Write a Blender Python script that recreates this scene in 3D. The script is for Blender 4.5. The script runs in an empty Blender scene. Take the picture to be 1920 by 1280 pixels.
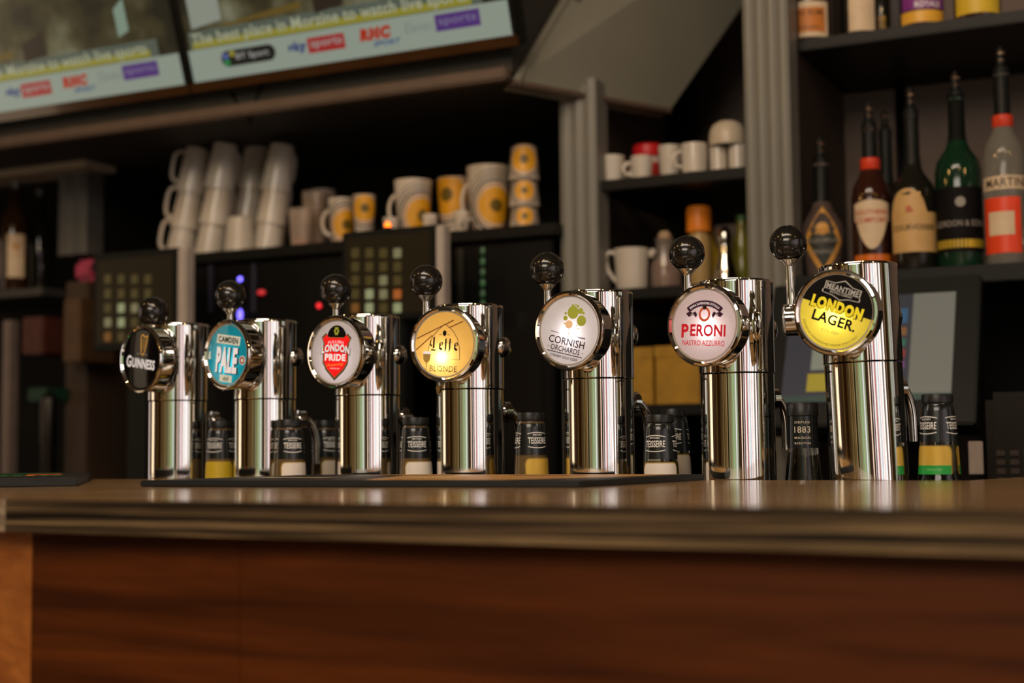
import bpy, bmesh, math, random
from mathutils import Vector, Matrix
random.seed(7)
S = bpy.context.scene
COL = S.collection
PI = math.pi
R = math.radians

# ---------------------------------------------------------------- camera
ZC = 1.08                       # bar top height
F_PX = 2667.0
TH = R(26.1)
PITCH = math.atan(195 / F_PX)
ROLL = 0.010
cam_loc = Vector((0, 0, ZC + 0.0443))
fh = Vector((-math.sin(TH), math.cos(TH), 0))
rt = Vector((math.cos(TH), math.sin(TH), 0))
fw = (fh * math.cos(PITCH) + Vector((0, 0, 1)) * math.sin(PITCH)).normalized()
up0 = rt.cross(fw)
cr = rt * math.cos(ROLL) - up0 * math.sin(ROLL)
cu = up0 * math.cos(ROLL) + rt * math.sin(ROLL)
cd = bpy.data.cameras.new('camera'); cam = bpy.data.objects.new('camera', cd); COL.objects.link(cam)
cam.matrix_world = Matrix(((cr.x, cu.x, -fw.x, cam_loc.x), (cr.y, cu.y, -fw.y, cam_loc.y), (cr.z, cu.z, -fw.z, cam_loc.z), (0, 0, 0, 1)))
cd.sensor_width = 36; cd.lens = F_PX / 1920 * 36; cd.clip_start = 0.05
cd.dof.use_dof = True; cd.dof.focus_distance = 1.79; cd.dof.aperture_fstop = 2.85; cd.dof.aperture_blades = 0
S.camera = cam
# ---------------------------------------------------------------- world, exposure, big lights
w = bpy.data.worlds.new('world'); S.world = w; w.use_nodes = True
w.node_tree.nodes['Background'].inputs[0].default_value = (0.5, 0.6, 0.55, 1)
w.node_tree.nodes['Background'].inputs[1].default_value = 0.015
S.view_settings.view_transform = 'Standard'; S.view_settings.look = 'None'
S.view_settings.gamma = 1; S.view_settings.use_curve_mapping = False
S.view_settings.exposure = 0.0
WIN_RIGHT, WIN_BACK, WIN_LEFT, BULB = 1.3, 0.75, 1.5, 170.0

def area(name, loc, target, sx, sy, power, col):
    l = bpy.data.lights.new(name, 'AREA'); l.shape = 'RECTANGLE'; l.size = sx; l.size_y = sy; l.energy = power; l.color = col
    o = bpy.data.objects.new(name, l); COL.objects.link(o); o.location = loc
    o.rotation_euler = (Vector(target) - Vector(loc)).to_track_quat('-Z', 'Y').to_euler(); return o
area('back_bar_area_light', (-0.6, 0.3, 3.1), (-0.9, 2.7, 1.5), 1.6, 0.5, 26, (1, 0.83, 0.66))  # unseen area light aimed at the back bar and its cups
area('room_fill_light', (-0.3, -2.3, 2.75), (-0.8, 2.2, 1.2), 2.4, 0.9, 47, (1, 0.86, 0.72))  # unseen fill light added to brighten the counter front and back bar
area('left_fill_light', (-4.6, 0.55, 1.4), (-1.0, 1.15, 0.9), 0.9, 1.6, 7, (1, 0.76, 0.5))  # unseen warm light added to brighten the side panel; no doorway here

# ---------------------------------------------------------------- maths helpers
def ray(px, py):
    return fw + cr * ((px - 960) / F_PX) - cu * ((py - 640) / F_PX)
def PY(px, py, y):
    d = ray(px, py); return cam_loc + d * (y / d.y)
def PZ(px, py, z):
    d = ray(px, py); return cam_loc + d * ((z - cam_loc.z) / d.z)
def PP(px, py, p0, n):
    d = ray(px, py); return cam_loc + d * ((p0 - cam_loc).dot(n) / d.dot(n))
def mpp(p):
    return (p - cam_loc).dot(fw) / F_PX
def GC(X, d):                  # camera-ground frame to world x, y
    return (X * math.cos(TH) - d * math.sin(TH), X * math.sin(TH) + d * math.cos(TH))

# ---------------------------------------------------------------- materials
MATS = {}
def M(name, col=(0.5, 0.5, 0.5), rough=0.5, metal=0.0, var=0.08, scale=30, coat=0.0, emit=None, es=1.0, trans=0.0, ior=1.45, bump=0.0, alpha=None, spec=0.5):
    if name in MATS: return MATS[name]
    m = bpy.data.materials.new(name); m.use_nodes = True; nt = m.node_tree; b = nt.nodes['Principled BSDF']
    b.inputs['Roughness'].default_value = rough; b.inputs['Metallic'].default_value = metal
    b.inputs['Coat Weight'].default_value = coat; b.inputs['Transmission Weight'].default_value = trans; b.inputs['IOR'].default_value = ior
    b.inputs['Specular IOR Level'].default_value = spec
    tc = nt.nodes.new('ShaderNodeTexCoord'); nz = nt.nodes.new('ShaderNodeTexNoise'); nz.inputs['Scale'].default_value = scale; nz.inputs['Detail'].default_value = 4
    nt.links.new(tc.outputs['Object'], nz.inputs['Vector'])
    rp = nt.nodes.new('ShaderNodeValToRGB'); rp.color_ramp.elements[0].position = 0.3; rp.color_ramp.elements[1].position = 0.7
    rp.color_ramp.elements[0].color = (*[c * (1 - var) for c in col], 1); rp.color_ramp.elements[1].color = (*[min(1, c * (1 + var)) for c in col], 1)
    nt.links.new(nz.outputs['Fac'], rp.inputs['Fac']); nt.links.new(rp.outputs['Color'], b.inputs['Base Color'])
    if bump:
        bp = nt.nodes.new('ShaderNodeBump'); bp.inputs['Strength'].default_value = bump; bp.inputs['Distance'].default_value = 0.002
        nt.links.new(nz.outputs['Fac'], bp.inputs['Height']); nt.links.new(bp.outputs['Normal'], b.inputs['Normal'])
    if emit:
        b.inputs['Emission Color'].default_value = (*emit, 1); b.inputs['Emission Strength'].default_value = es
    MATS[name] = m; return m
def wood(name, c1, c2, stretch=(1, 20, 20), scale=6, rough=0.4, coat=0.0, c3=None, wx=0.0, spec=0.5, rl=0.34, rh=0.66):
    if name in MATS: return MATS[name]
    m = bpy.data.materials.new(name); m.use_nodes = True; nt = m.node_tree; b = nt.nodes['Principled BSDF']
    b.inputs['Roughness'].default_value = rough; b.inputs['Coat Weight'].default_value = coat; b.inputs['Coat Roughness'].default_value = 0.12; b.inputs['Specular IOR Level'].default_value = spec
    tc = nt.nodes.new('ShaderNodeTexCoord'); mp = nt.nodes.new('ShaderNodeMapping'); mp.inputs['Scale'].default_value = stretch
    n0 = nt.nodes.new('ShaderNodeTexNoise'); n0.inputs['Scale'].default_value = 1.3
    mx = nt.nodes.new('ShaderNodeVectorMath'); mx.operation = 'MULTIPLY_ADD'; mx.inputs[1].default_value = (wx, wx, wx)
    nt.links.new(tc.outputs['Object'], mp.inputs['Vector']); nt.links.new(mp.outputs['Vector'], n0.inputs['Vector'])
    nt.links.new(n0.outputs['Color'], mx.inputs[0]); nt.links.new(mp.outputs['Vector'], mx.inputs[2])
    nz = nt.nodes.new('ShaderNodeTexNoise'); nz.inputs['Scale'].default_value = scale; nz.inputs['Detail'].default_value = 6; nz.inputs['Roughness'].default_value = 0.6
    nt.links.new(mx.outputs[0], nz.inputs['Vector'])
    rp = nt.nodes.new('ShaderNodeValToRGB'); e = rp.color_ramp.elements
    e[0].position = rl; e[0].color = (*c1, 1); e[1].position = rh; e[1].color = (*c2, 1)
    if c3: k = e.new((rl + rh) / 2); k.color = (*c3, 1)
    nt.links.new(nz.outputs['Fac'], rp.inputs['Fac']); nt.links.new(rp.outputs['Color'], b.inputs['Base Color'])
    bp = nt.nodes.new('ShaderNodeBump'); bp.inputs['Strength'].default_value = 0.15; bp.inputs['Distance'].default_value = 0.0008
    nt.links.new(nz.outputs['Fac'], bp.inputs['Height']); nt.links.new(bp.outputs['Normal'], b.inputs['Normal'])
    MATS[name] = m; return m
def plate(name, col, tint=None, amt=0.6):
    """translucent backlit plastic"""
    if name in MATS: return MATS[name]
    m = bpy.data.materials.new(name); m.use_nodes = True; nt = m.node_tree; nt.nodes.clear()
    out = nt.nodes.new('ShaderNodeOutputMaterial'); mix = nt.nodes.new('ShaderNodeMixShader'); mix.inputs[0].default_value = amt
    d = nt.nodes.new('ShaderNodeBsdfDiffuse'); t = nt.nodes.new('ShaderNodeBsdfTranslucent'); g = nt.nodes.new('ShaderNodeBsdfGlossy'); g.inputs['Roughness'].default_value = 0.08
    d.inputs[0].default_value = (*col, 1); t.inputs[0].default_value = (*(tint or col), 1)
    nz = nt.nodes.new('ShaderNodeTexNoise'); nz.inputs['Scale'].default_value = 60
    m2 = nt.nodes.new('ShaderNodeMixShader'); m2.inputs[0].default_value = 0.04
    nt.links.new(d.outputs[0], mix.inputs[1]); nt.links.new(t.outputs[0], mix.inputs[2]); nt.links.new(mix.outputs[0], m2.inputs[1]); nt.links.new(g.outputs[0], m2.inputs[2]); nt.links.new(m2.outputs[0], out.inputs[0])
    MATS[name] = m; return m
def ink(name, col, rough=0.3):
    """coloured see-through ink film printed on a backlit plate"""
    if name in MATS: return MATS[name]
    m = bpy.data.materials.new(name); m.use_nodes = True; nt = m.node_tree; nt.nodes.clear()
    out = nt.nodes.new('ShaderNodeOutputMaterial'); t = nt.nodes.new('ShaderNodeBsdfTransparent'); t.inputs[0].default_value = (*col, 1)
    d = nt.nodes.new('ShaderNodeBsdfDiffuse'); d.inputs[0].default_value = (*[c * 0.6 for c in col], 1)
    mix = nt.nodes.new('ShaderNodeMixShader'); mix.inputs[0].default_value = 0.15
    nt.links.new(t.outputs[0], mix.inputs[1]); nt.links.new(d.outputs[0], mix.inputs[2]); nt.links.new(mix.outputs[0], out.inputs[0])
    MATS[name] = m; return m
chrome = M('chrome', (0.86, 0.85, 0.82), 0.035, 1.0, 0.02, 8)
chrome2 = M('chrome_soft', (0.75, 0.72, 0.68), 0.12, 1.0, 0.03, 20)
steel = M('brushed_steel', (0.5, 0.48, 0.45), 0.35, 1.0, 0.1, 60)
blackball = M('black_bakelite', (0.012, 0.011, 0.01), 0.16, 0, 0.3, 40, coat=0.5)
blackplas = M('black_plastic', (0.007, 0.008, 0.007), 0.45, spec=0.25)
matblack = M('black_matt', (0.005, 0.006, 0.005), 0.7, spec=0.15)
rubber = M('rubber', (0.012, 0.013, 0.013), 0.55, bump=0.2, scale=200)
white_p = M('white_print', (0.95, 0.93, 0.9), 0.5)
ceramic = M('white_ceramic', (0.64, 0.57, 0.48), 0.22, 0, 0.04, 15, coat=0.3)
glass = M('clear_glass', (0.95, 0.97, 0.95), 0.02, 0, 0.0, 5, trans=1.0, ior=1.45)
darkglass = M('dark_glass', (0.012, 0.011, 0.008), 0.08, 0, 0.2, 10, coat=0.3)
greenglass = M('green_glass', (0.006, 0.03, 0.014), 0.08, 0, 0.2, 10, coat=0.3)
amber = M('amber_liquid', (0.45, 0.12, 0.015), 0.08, 0, 0.2, 12, emit=None)
greypaint = M('grey_paint', (0.2, 0.19, 0.16), 0.45, 0, 0.06, 6)
olivepaint = M('grey_olive_paint', (0.22, 0.21, 0.165), 0.5, 0, 0.06, 4)
wallpaint = M('taupe_wall_paint', (0.2, 0.145, 0.12), 0.75, 0, 0.1, 5)
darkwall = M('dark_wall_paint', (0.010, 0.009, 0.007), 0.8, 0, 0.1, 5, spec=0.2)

# ---------------------------------------------------------------- mesh helpers
def new(name, bm, mat, parent=None, smooth=True, auto=True):
    me = bpy.data.meshes.new(name); bmesh.ops.recalc_face_normals(bm, faces=bm.faces[:])
    bm.to_mesh(me); bm.free()
    o = bpy.data.objects.new(name, me); COL.objects.link(o)
    if mat: me.materials.append(mat)
    if parent: o.parent = parent
    if smooth:
        for p in me.polygons: p.use_smooth = True
        if auto:
            try: me.set_sharp_from_angle(angle=R(35))
            except Exception: pass
    return o
def tag(o, label=None, cat=None, group=None, kind=None):
    if label: o['label'] = label
    if cat: o['category'] = cat
    if group: o['group'] = group
    if kind: o['kind'] = kind
    return o
def empty(name, loc, rz=0, label=None, cat=None, group=None, mat=None):
    o = bpy.data.objects.new(name, None); COL.objects.link(o); o.location = loc; o.rotation_euler = (0, 0, rz)
    o.empty_display_size = 0.02; tag(o, label, cat, group); return o
def bx(bm, c, s, bev=0.0, rot=None):
    m = Matrix.Translation(c) @ (rot.to_4x4() if rot else Matrix()) @ Matrix.Diagonal((*s, 1))
    r = bmesh.ops.create_cube(bm, size=1, matrix=m)
    if bev: bmesh.ops.bevel(bm, geom=list({e for v in r["verts"] for e in v.link_edges}), offset=bev, segments=2, affect='EDGES', clamp_overlap=True)
    return r
def box(name, c, s, mat, parent=None, bev=0.0, rot=None):
    bm = bmesh.new(); bx(bm, c, s, bev, rot); return new(name, bm, mat, parent, smooth=bev > 0)
def lathe_bm(bm, prof, n=32, axis='Z', origin=(0, 0, 0), mtx=None, sup=False):
    if sup:
        q = [prof[0]]
        for (r0, z0), (r1, z1) in zip(prof[:-1], prof[1:]):
            L_ = math.hypot(r1 - r0, z1 - z0)
            if L_ > 0.005:
                k = 0.0012 / L_
                q += [(r0 + (r1 - r0) * k, z0 + (z1 - z0) * k), (r0 + (r1 - r0) * (1 - k), z0 + (z1 - z0) * (1 - k))]
            q.append((r1, z1))
        prof = q
    rings = []
    for (r, z) in prof:
        if r < 1e-6: rings.append([bm.verts.new((0, 0, z))])
        else: rings.append([bm.verts.new((r * math.cos(2 * PI * k / n), r * math.sin(2 * PI * k / n), z)) for k in range(n)])
    for a, b in zip(rings[:-1], rings[1:]):
        for k in range(n):
            k2 = (k + 1) % n
            if len(a) == 1 and len(b) == 1: continue
            if len(a) == 1: bm.faces.new((a[0], b[k], b[k2]))
            elif len(b) == 1: bm.faces.new((a[k], a[k2], b[0]))
            else: bm.faces.new((a[k], a[k2], b[k2], b[k]))
    vs = [v for r in rings for v in r]
    M4 = mtx or Matrix.Translation(origin)
    if axis == 'Y': M4 = M4 @ Matrix.Rotation(R(-90), 4, 'X')      # profile z -> +y
    if axis == 'X': M4 = M4 @ Matrix.Rotation(R(90), 4, 'Y')
    for v in vs: v.co = M4 @ v.co
    return vs
def lathe(name, prof, mat, parent=None, n=32, axis='Z', origin=(0, 0, 0), mtx=None):
    bm = bmesh.new(); lathe_bm(bm, prof, n, axis, origin, mtx, sup=(mat is chrome)); return new(name, bm, mat, parent)
def tube_bm(bm, pts, r, n=10, cap=True):
    pts = [Vector(p) for p in pts]; rings = []
    rr = r if isinstance(r, (list, tuple)) else [r] * len(pts)
    prev = None
    for i, p in enumerate(pts):
        t = (pts[min(i + 1, len(pts) - 1)] - pts[max(i - 1, 0)]).normalized()
        if prev is None: a = t.orthogonal().normalized()
        else: a = (prev - t * prev.dot(t)).normalized()
        prev = a; b = t.cross(a)
        rings.append([bm.verts.new(p + (a * math.cos(2 * PI * k / n) + b * math.sin(2 * PI * k / n)) * rr[i]) for k in range(n)])
    for A, B in zip(rings[:-1], rings[1:]):
        for k in range(n): bm.faces.new((A[k], A[(k + 1) % n], B[(k + 1) % n], B[k]))
    if cap: bm.faces.new(rings[0][::-1]); bm.faces.new(rings[-1])
def tube(name, pts, r, mat, parent=None, n=10):
    bm = bmesh.new(); tube_bm(bm, pts, r, n); return new(name, bm, mat, parent)
def prism(name, pts, z0, z1, mat, parent=None, bev=0.0):
    bm = bmesh.new(); vs = [bm.verts.new((x, y, z0)) for x, y in pts]; f = bm.faces.new(vs)
    r = bmesh.ops.extrude_face_region(bm, geom=[f]); bmesh.ops.translate(bm, vec=(0, 0, z1 - z0), verts=[v for v in r['geom'] if isinstance(v, bmesh.types.BMVert)])
    if bev: bmesh.ops.bevel(bm, geom=bm.edges[:], offset=bev, segments=2, affect='EDGES', clamp_overlap=True)
    return new(name, bm, mat, parent, smooth=bev > 0)
def slab(name, q, thick, mat, parent=None):
    """thick slab behind four 3-D corners"""
    q = [Vector(p) for p in q]; n = (q[1] - q[0]).cross(q[3] - q[0]).normalized()
    if n.dot(cam_loc - q[0]) > 0: n = -n
    bm = bmesh.new(); a = [bm.verts.new(p) for p in q]; b = [bm.verts.new(p + n * thick) for p in q]
    bm.faces.new(a); bm.faces.new(b[::-1])
    for k in range(4): bm.faces.new((a[k], a[(k + 1) % 4], b[(k + 1) % 4], b[k]))
    return new(name, bm, mat, parent, smooth=False)
_tc = {}
def text_verts(body, bold=0.0, shear=0.0, spacing=1.0):
    cu_ = bpy.data.curves.new('t', 'FONT'); cu_.body = body; cu_.size = 1; cu_.offset = bold; cu_.shear = shear; cu_.space_character = spacing; cu_.resolution_u = 3
    o = bpy.data.objects.new('t', cu_); COL.objects.link(o)
    dg = bpy.context.evaluated_depsgraph_get(); dg.update()
    me = bpy.data.meshes.new_from_object(o.evaluated_get(dg)); bpy.data.objects.remove(o); bpy.data.curves.remove(cu_)
    vs = [v.co.xy.copy() for v in me.vertices]; fs = [tuple(p.vertices) for p in me.polygons]; bpy.data.meshes.remove(me)
    x0 = min(v.x for v in vs); x1 = max(v.x for v in vs); y0 = min(v.y for v in vs); y1 = max(v.y for v in vs)
    return [((v.x - (x0 + x1) / 2) / (x1 - x0), (v.y - (y0 + y1) / 2) / (y1 - y0)) for v in vs], fs
def text(name, body, W, H, fn, mat, parent, bold=0.0, shear=0.0, spacing=None):
    """fn maps flat (u, v) in metres to a 3-D point"""
    if spacing is None: spacing = 1.0 + max(0, bold) * 2.2
    vs, fs = text_verts(body, bold, shear, spacing)
    me = bpy.data.meshes.new(name); me.from_pydata([fn(u * W, v * H) for u, v in vs], [], fs)
    me.materials.append(mat); o = bpy.data.objects.new(name, me); COL.objects.link(o); o.parent = parent; return o
def flat(name, pts, fn, mat, parent):
    me = bpy.data.meshes.new(name); me.from_pydata([fn(u, v) for u, v in pts], [], [tuple(range(len(pts)))])
    me.materials.append(mat); o = bpy.data.objects.new(name, me); COL.objects.link(o); o.parent = parent; return o
def grid_strip(name, top, bot, s0, s1, fn, mat, parent, n=16, m=4):
    """filled shape between curves bot(s) and top(s), mapped by fn(s, z)"""
    V = []; Fc = []
    for i in range(n + 1):
        s = s0 + (s1 - s0) * i / n; t, b = top(s), bot(s)
        for j in range(m + 1): V.append(fn(s, b + (t - b) * j / m))
    for i in range(n):
        for j in range(m):
            a = i * (m + 1) + j; Fc.append((a, a + m + 1, a + m + 2, a + 1))
    me = bpy.data.meshes.new(name); me.from_pydata(V, [], Fc); me.materials.append(mat)
    for p in me.polygons: p.use_smooth = True
    o = bpy.data.objects.new(name, me); COL.objects.link(o); o.parent = parent; return o
def ringpts(cx, cy, rx, ry=None, n=32, a0=0, a1=2 * PI):
    ry = ry or rx; return [(cx + rx * math.cos(a0 + (a1 - a0) * k / n), cy + ry * math.sin(a0 + (a1 - a0) * k / n)) for k in range(n)]
def annulus(name, cx, cy, r0, r1, fn, mat, parent, n=40, a0=0.0, a1=2 * PI, ry=1.0):
    V = []; Fc = []; mr = 6 if r1 - r0 > 0.006 else 1
    for k in range(n + 1):
        a = a0 + (a1 - a0) * k / n
        for j in range(mr + 1):
            q = r0 + (r1 - r0) * j / mr; V.append(fn(cx + q * math.cos(a), cy + q * ry * math.sin(a)))
    for k in range(n):
        for j in range(mr): b = k * (mr + 1) + j; Fc.append((b, b + 1, b + mr + 2, b + mr + 1))
    me = bpy.data.meshes.new(name); me.from_pydata(V, [], Fc); me.materials.append(mat)
    o = bpy.data.objects.new(name, me); COL.objects.link(o); o.parent = parent; return o
def copy_tree(o, parent=None):
    c = o.copy(); COL.objects.link(c)
    if parent: c.parent = parent
    for ch in list(o.children): copy_tree(ch, c)
    return c
def struct(o): o['kind'] = 'structure'; return o

# ================================================================ ROOM
XL, XR, YB, YF, ZT = -5.0, 3.2, -4.0, 3.35, 3.2
floor_m = wood('floor_wood', (0.05, 0.03, 0.018), (0.12, 0.07, 0.04), (1, 8, 8), 4)
struct(box('floor', ((XL + XR) / 2, (YB + YF) / 2, -0.05), (XR - XL, YF - YB, 0.1), floor_m))
struct(box('ceiling', ((XL + XR) / 2, (YB + YF) / 2, ZT + 0.05), (XR - XL, YF - YB, 0.1), M('ceiling_paint', (0.08, 0.07, 0.05), 0.8)))
struct(box('wall_back', ((XL + XR) / 2, YF + 0.05, ZT / 2), (XR - XL, 0.1, ZT), wallpaint))
woodwall = wood('wood_wall', (0.09, 0.045, 0.015), (0.22, 0.11, 0.035), (14, 14, 0.6), 2, 0.5)
def wall_hole(name, axis, pos, a0, a1, holes, mat, out):
    """wall with rectangular window holes; axis 'x' wall at x=pos running along y"""
    bm = bmesh.new(); cuts = sorted(holes)
    def seg(u0, u1, z0, z1):
        if u1 - u0 < 1e-4 or z1 - z0 < 1e-4: return
        c = (pos + out * 0.05, (u0 + u1) / 2, (z0 + z1) / 2) if axis == 'x' else ((u0 + u1) / 2, pos + out * 0.05, (z0 + z1) / 2)
        s = (0.1, u1 - u0, z1 - z0) if axis == 'x' else (u1 - u0, 0.1, z1 - z0)
        bx(bm, c, s)
    u = a0
    for (h0, h1, z0, z1) in cuts:
        seg(u, h0, 0, ZT); seg(h0, h1, 0, z0); seg(h0, h1, z1, ZT); u = h1
    seg(u, a1, 0, ZT)
    return struct(new(name, bm, mat, None, smooth=False))
HR = [(-3.75, 0.95, 0.4, 2.7), (2.0, 3.1, 0.4, 2.6)]
HB = [(-4.7, -2.1, 0.5, 2.6), (-1.7, 1.3, 0.4, 2.6), (2.35, 2.8, 0.2, 2.6)]
HL = [(1.9, 2.5, 0.5, 2.5)]
wall_hole('wall_right', 'x', XR, YB, YF, HR, woodwall, 1)
wall_hole('wall_front', 'y', YB, XL, XR, HB, woodwall, -1)
wall_hole('wall_left', 'x', XL, YB, YF, HL, woodwall, -1)
wn = [0]
frame_m = M('window_frame_paint', (0.06, 0.05, 0.04), 0.4)
def window(axis, pos, h, panes, out):
    """frame bars and glowing panes; panes = list of (colour, strength) left to right"""
    wn[0] += 1; u0, u1, z0, z1 = h
    root = struct(empty('window_%d' % wn[0], (0, 0, 0)))
    n = len(panes); wd = (u1 - u0) / n
    for i, (c, s) in enumerate(panes):
        m = M('glowing_pane_%s_%.2f' % ('_'.join('%.2f' % q for q in c), s), (0.8, 0.8, 0.8), 0.3, emit=c, es=s)
        a, b = u0 + i * wd, u0 + (i + 1) * wd
        cc = (pos + out * 0.05, (a + b) / 2, (z0 + z1) / 2) if axis == 'x' else ((a + b) / 2, pos + out * 0.05, (z0 + z1) / 2)
        ss = (0.01, wd, z1 - z0) if axis == 'x' else (wd, 0.01, z1 - z0)
        box('pane', cc, ss, m, root)
    for i in range(n + 1):
        a = u0 + i * wd; bw = 0.05 if i in (0, n) else random.choice((0.025, 0.05, 0.035))
        cc = (pos, a, (z0 + z1) / 2) if axis == 'x' else (a, pos, (z0 + z1) / 2)
        box('mullion', cc, (0.06, bw, z1 - z0) if axis == 'x' else (bw, 0.06, z1 - z0), frame_m, root)
wp = (1.0, 0.88, 0.86); gr = (0.42, 0.62, 0.30); wh = (0.95, 0.97, 1.0); gd = (0.75, 0.5, 0.15)
bl = (0.7, 0.85, 1.0); pk = (1.0, 0.72, 0.70); dk = (0.35, 0.25, 0.2); rd = (0.8, 0.05, 0.08)
W1 = [(wp, 1.0), (dk, 0.5), (pk, 0.9), (wh, 1.2), (wp, 1.1), (rd, 0.6), (wh, 0.5), (wp, 1.25), (bl, 0.8), (wp, 1.1), (pk, 1.0), (wh, 1.3), (dk, 0.3), (wp, 1.2)]  # pane tints and strengths varied so their reflections streak the chrome
window('x', XR, HR[0], [(c, WIN_RIGHT * q) for c, q in W1], 1)
window('x', XR, HR[1], [(gr, 0.25), (wh, 0.4), ((0.6, 0.6, 0.35), 0.45), (wh, 0.5)], 1)
window('y', YB, HB[0], [(dk, 0.05), (gd, 0.12), (dk, 0.05), (gd, 0.3), (dk, 0.1), (gd, 0.22), (dk, 0.08), (gd, 0.35)], -1)  # dim gold and dark panes added for gold streaks in the chrome
window('y', YB, HB[1], [(gr, WIN_BACK * .35), (gd, WIN_BACK * .3), (gr, WIN_BACK * 0.5), (gr, WIN_BACK * 0.9), (gr, WIN_BACK * 0.8), (wh, WIN_BACK * 1.1), (gr, WIN_BACK * 0.6)], -1)
window('y', YB, HB[2], [((1, 0.7, 0.5), WIN_BACK * 1.4)], -1)
window('x', XL, HL[0], [(wp, 1.0), (pk, 0.6)], -1)
# unseen narrow posts added on the customers' side so their reflections streak the chrome
for x, y, wd, m in ((-3.0, -3.6, 0.25, 'gold'), (-3.9, -2.6, 0.2, 'gold'), (-4.2, -1.2, 0.16, 'gold'), (2.6, -2.2, 0.12, 'red'), (2.8, 1.35, 0.18, 'cream'), (-3.4, -3.4, 0.1, 'cream'), (-4.6, 0.9, 0.14, 'cream')):
    c = {'gold': (0.5, 0.3, 0.05), 'red': (0.6, 0.03, 0.05), 'cream': (0.7, 0.62, 0.5)}[m]
    wn[0] += 1; struct(box('trim_%d' % (20 + wn[0]), (x, y, 1.3), (wd, wd, 2.6), M('post_' + m, c, 0.5), bev=0.01))
# warm pendant bulbs
bulb_m = M('warm_bulb', (1, 0.8, 0.5), 0.3, emit=(1, 0.55, 0.16), es=BULB)
cordm = blackplas
for k, (x, y, z) in enumerate(((-2.6, 1.15, 2.35), (-1.7, 0.9, 2.4), (-0.9, 1.0, 2.45), (0.1, 0.9, 2.4), (1.0, 1.0, 2.4), (-2.2, -1.0, 2.5), (-0.6, -1.2, 2.5), (0.9, -1.0, 2.5))):
    p = empty('pendant_lamp', (x, y, z), 0, 'bare warm bulb over the customers side, %s from the left in the %s row' % (('first', 'second', 'third', 'fourth', 'fifth')[k % 5], 'near' if k < 5 else 'far'), 'lamp', 'pendant bulbs over the bar')
    lathe('bulb', [(0, -0.028), (0.018, -0.022), (0.026, -0.004), (0.02, 0.014), (0.011, 0.028), (0, 0.03)], bulb_m, p, 16)
    lathe('socket', [(0, 0.025), (0.014, 0.026), (0.014, 0.06), (0.004, 0.066), (0.0, 0.067)], blackplas, p, 12)
    tube('cord', [(0, 0, 0.06), (0, 0, ZT - z)], 0.003, cordm, p, 6)

# ================================================================ BAR COUNTER
topwood = wood('worktop_wood', (0.18, 0.10, 0.04), (0.46, 0.28, 0.12), (1.2, 22, 22), 3.5, 0.24, 0.4, (0.33, 0.2, 0.09), 0.3)
zebra = wood('zebrano_edge', (0.003, 0.002, 0.0015), (0.52, 0.34, 0.16), (0.45, 40, 50), 2.6, 0.6, 0.0, (0.10, 0.062, 0.03), 0.1, 0.15, 0.43, 0.62)
zebra_lit = wood('zebrano_lit_end', (0.2, 0.13, 0.08), (0.6, 0.45, 0.3), (1, 40, 60), 2.4, 0.6, 0.0, None, 0.5, 0.1)  # paler copy of the edge grain; light from the left put into its colour
redwood = wood('mahogany_panel', (0.058, 0.012, 0.0016), (0.15, 0.034, 0.0045), (0.9, 12, 15), 2.6, 0.45, 0.0, (0.095, 0.021, 0.0026), 0.5, 0.25)
redwood_lit = wood('mahogany_lit_side', (0.42, 0.12, 0.02), (0.66, 0.22, 0.04), (1.1, 9, 16), 3.5, 0.7, 0.0, None, 0.5, 0.1)  # side panel wood brightened to orange; left light put into the colour
C0 = GC(-0.464, 1.31); yF = C0[1]
BK = 1.667; cb = GC(0.512, 1.607); bk2 = (cb[0] + 0.045, cb[1] + 0.18)
lft = (C0[0] - 1.6, C0[1] + 0.8)
TT = 0.030
wt = empty('worktop', (0, 0, 0), 0, 'glossy brown wood bar top with a striped dark edge, carrying the mats', 'worktop')
poly = [C0, (2.2, yF), (2.2, 2.3), (bk2[0] + 0.03, 2.3), bk2, cb, (lft[0], BK), lft]
if lft[1] > BK: poly = [C0, (2.2, yF), (2.2, 2.3), (bk2[0] + 0.1, 2.3), bk2, (cb[0], BK), (C0[0] - 2 * (BK - yF), BK)]
prism('slab', poly, ZC - TT, ZC, topwood, wt)
eb = 0.002
box('edge_band', ((C0[0] + 2.2) / 2, yF - eb / 2, ZC - TT / 2), (2.2 - C0[0], eb, TT - 0.0006), zebra, wt)
sdir = Vector((-0.9, 0.45, 0)).normalized(); L = 1.4; mid = Vector((C0[0], yF, ZC - TT / 2)) + sdir * L / 2 + Vector((-0.45, -0.9, 0)).normalized() * eb / 2
tag(box('edge_band', mid, (L, eb, TT - 0.0006), zebra_lit, wt, rot=Matrix.Rotation(math.atan2(-0.45, 0.9), 3, 'Z')), 'striped edge band on the turned end, painted paler for left light')
P0 = GC(-0.4485, 1.333); yP = P0[1]
bf = empty('bar_panelling', (P0[0], yP, 0), 0, 'reddish brown wood panelling of the bar below the worktop', 'bar counter')
xs = [P0[0], PY(450, 1150, yP).x, 0.6, 2.2]
for a, b in zip(xs[:-1], xs[1:]):
    box('front_panel', ((a + b) / 2 - P0[0], 0.011, (ZC - TT) / 2), (b - a - 0.0003, 0.022, ZC - TT - 0.001), redwood, bf, bev=0.0005)
sm = sdir * 0.7 + Vector((0.45, 0.9, 0)).normalized() * 0.011
tag(box('side_panel', (sm.x, sm.y + 0.0, (ZC - TT) / 2), (1.4, 0.022, ZC - TT - 0.001), redwood_lit, bf, rot=Matrix.Rotation(math.atan2(-0.45, 0.9), 3, 'Z')), 'wood side panel, coloured orange for the light on it')
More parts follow.
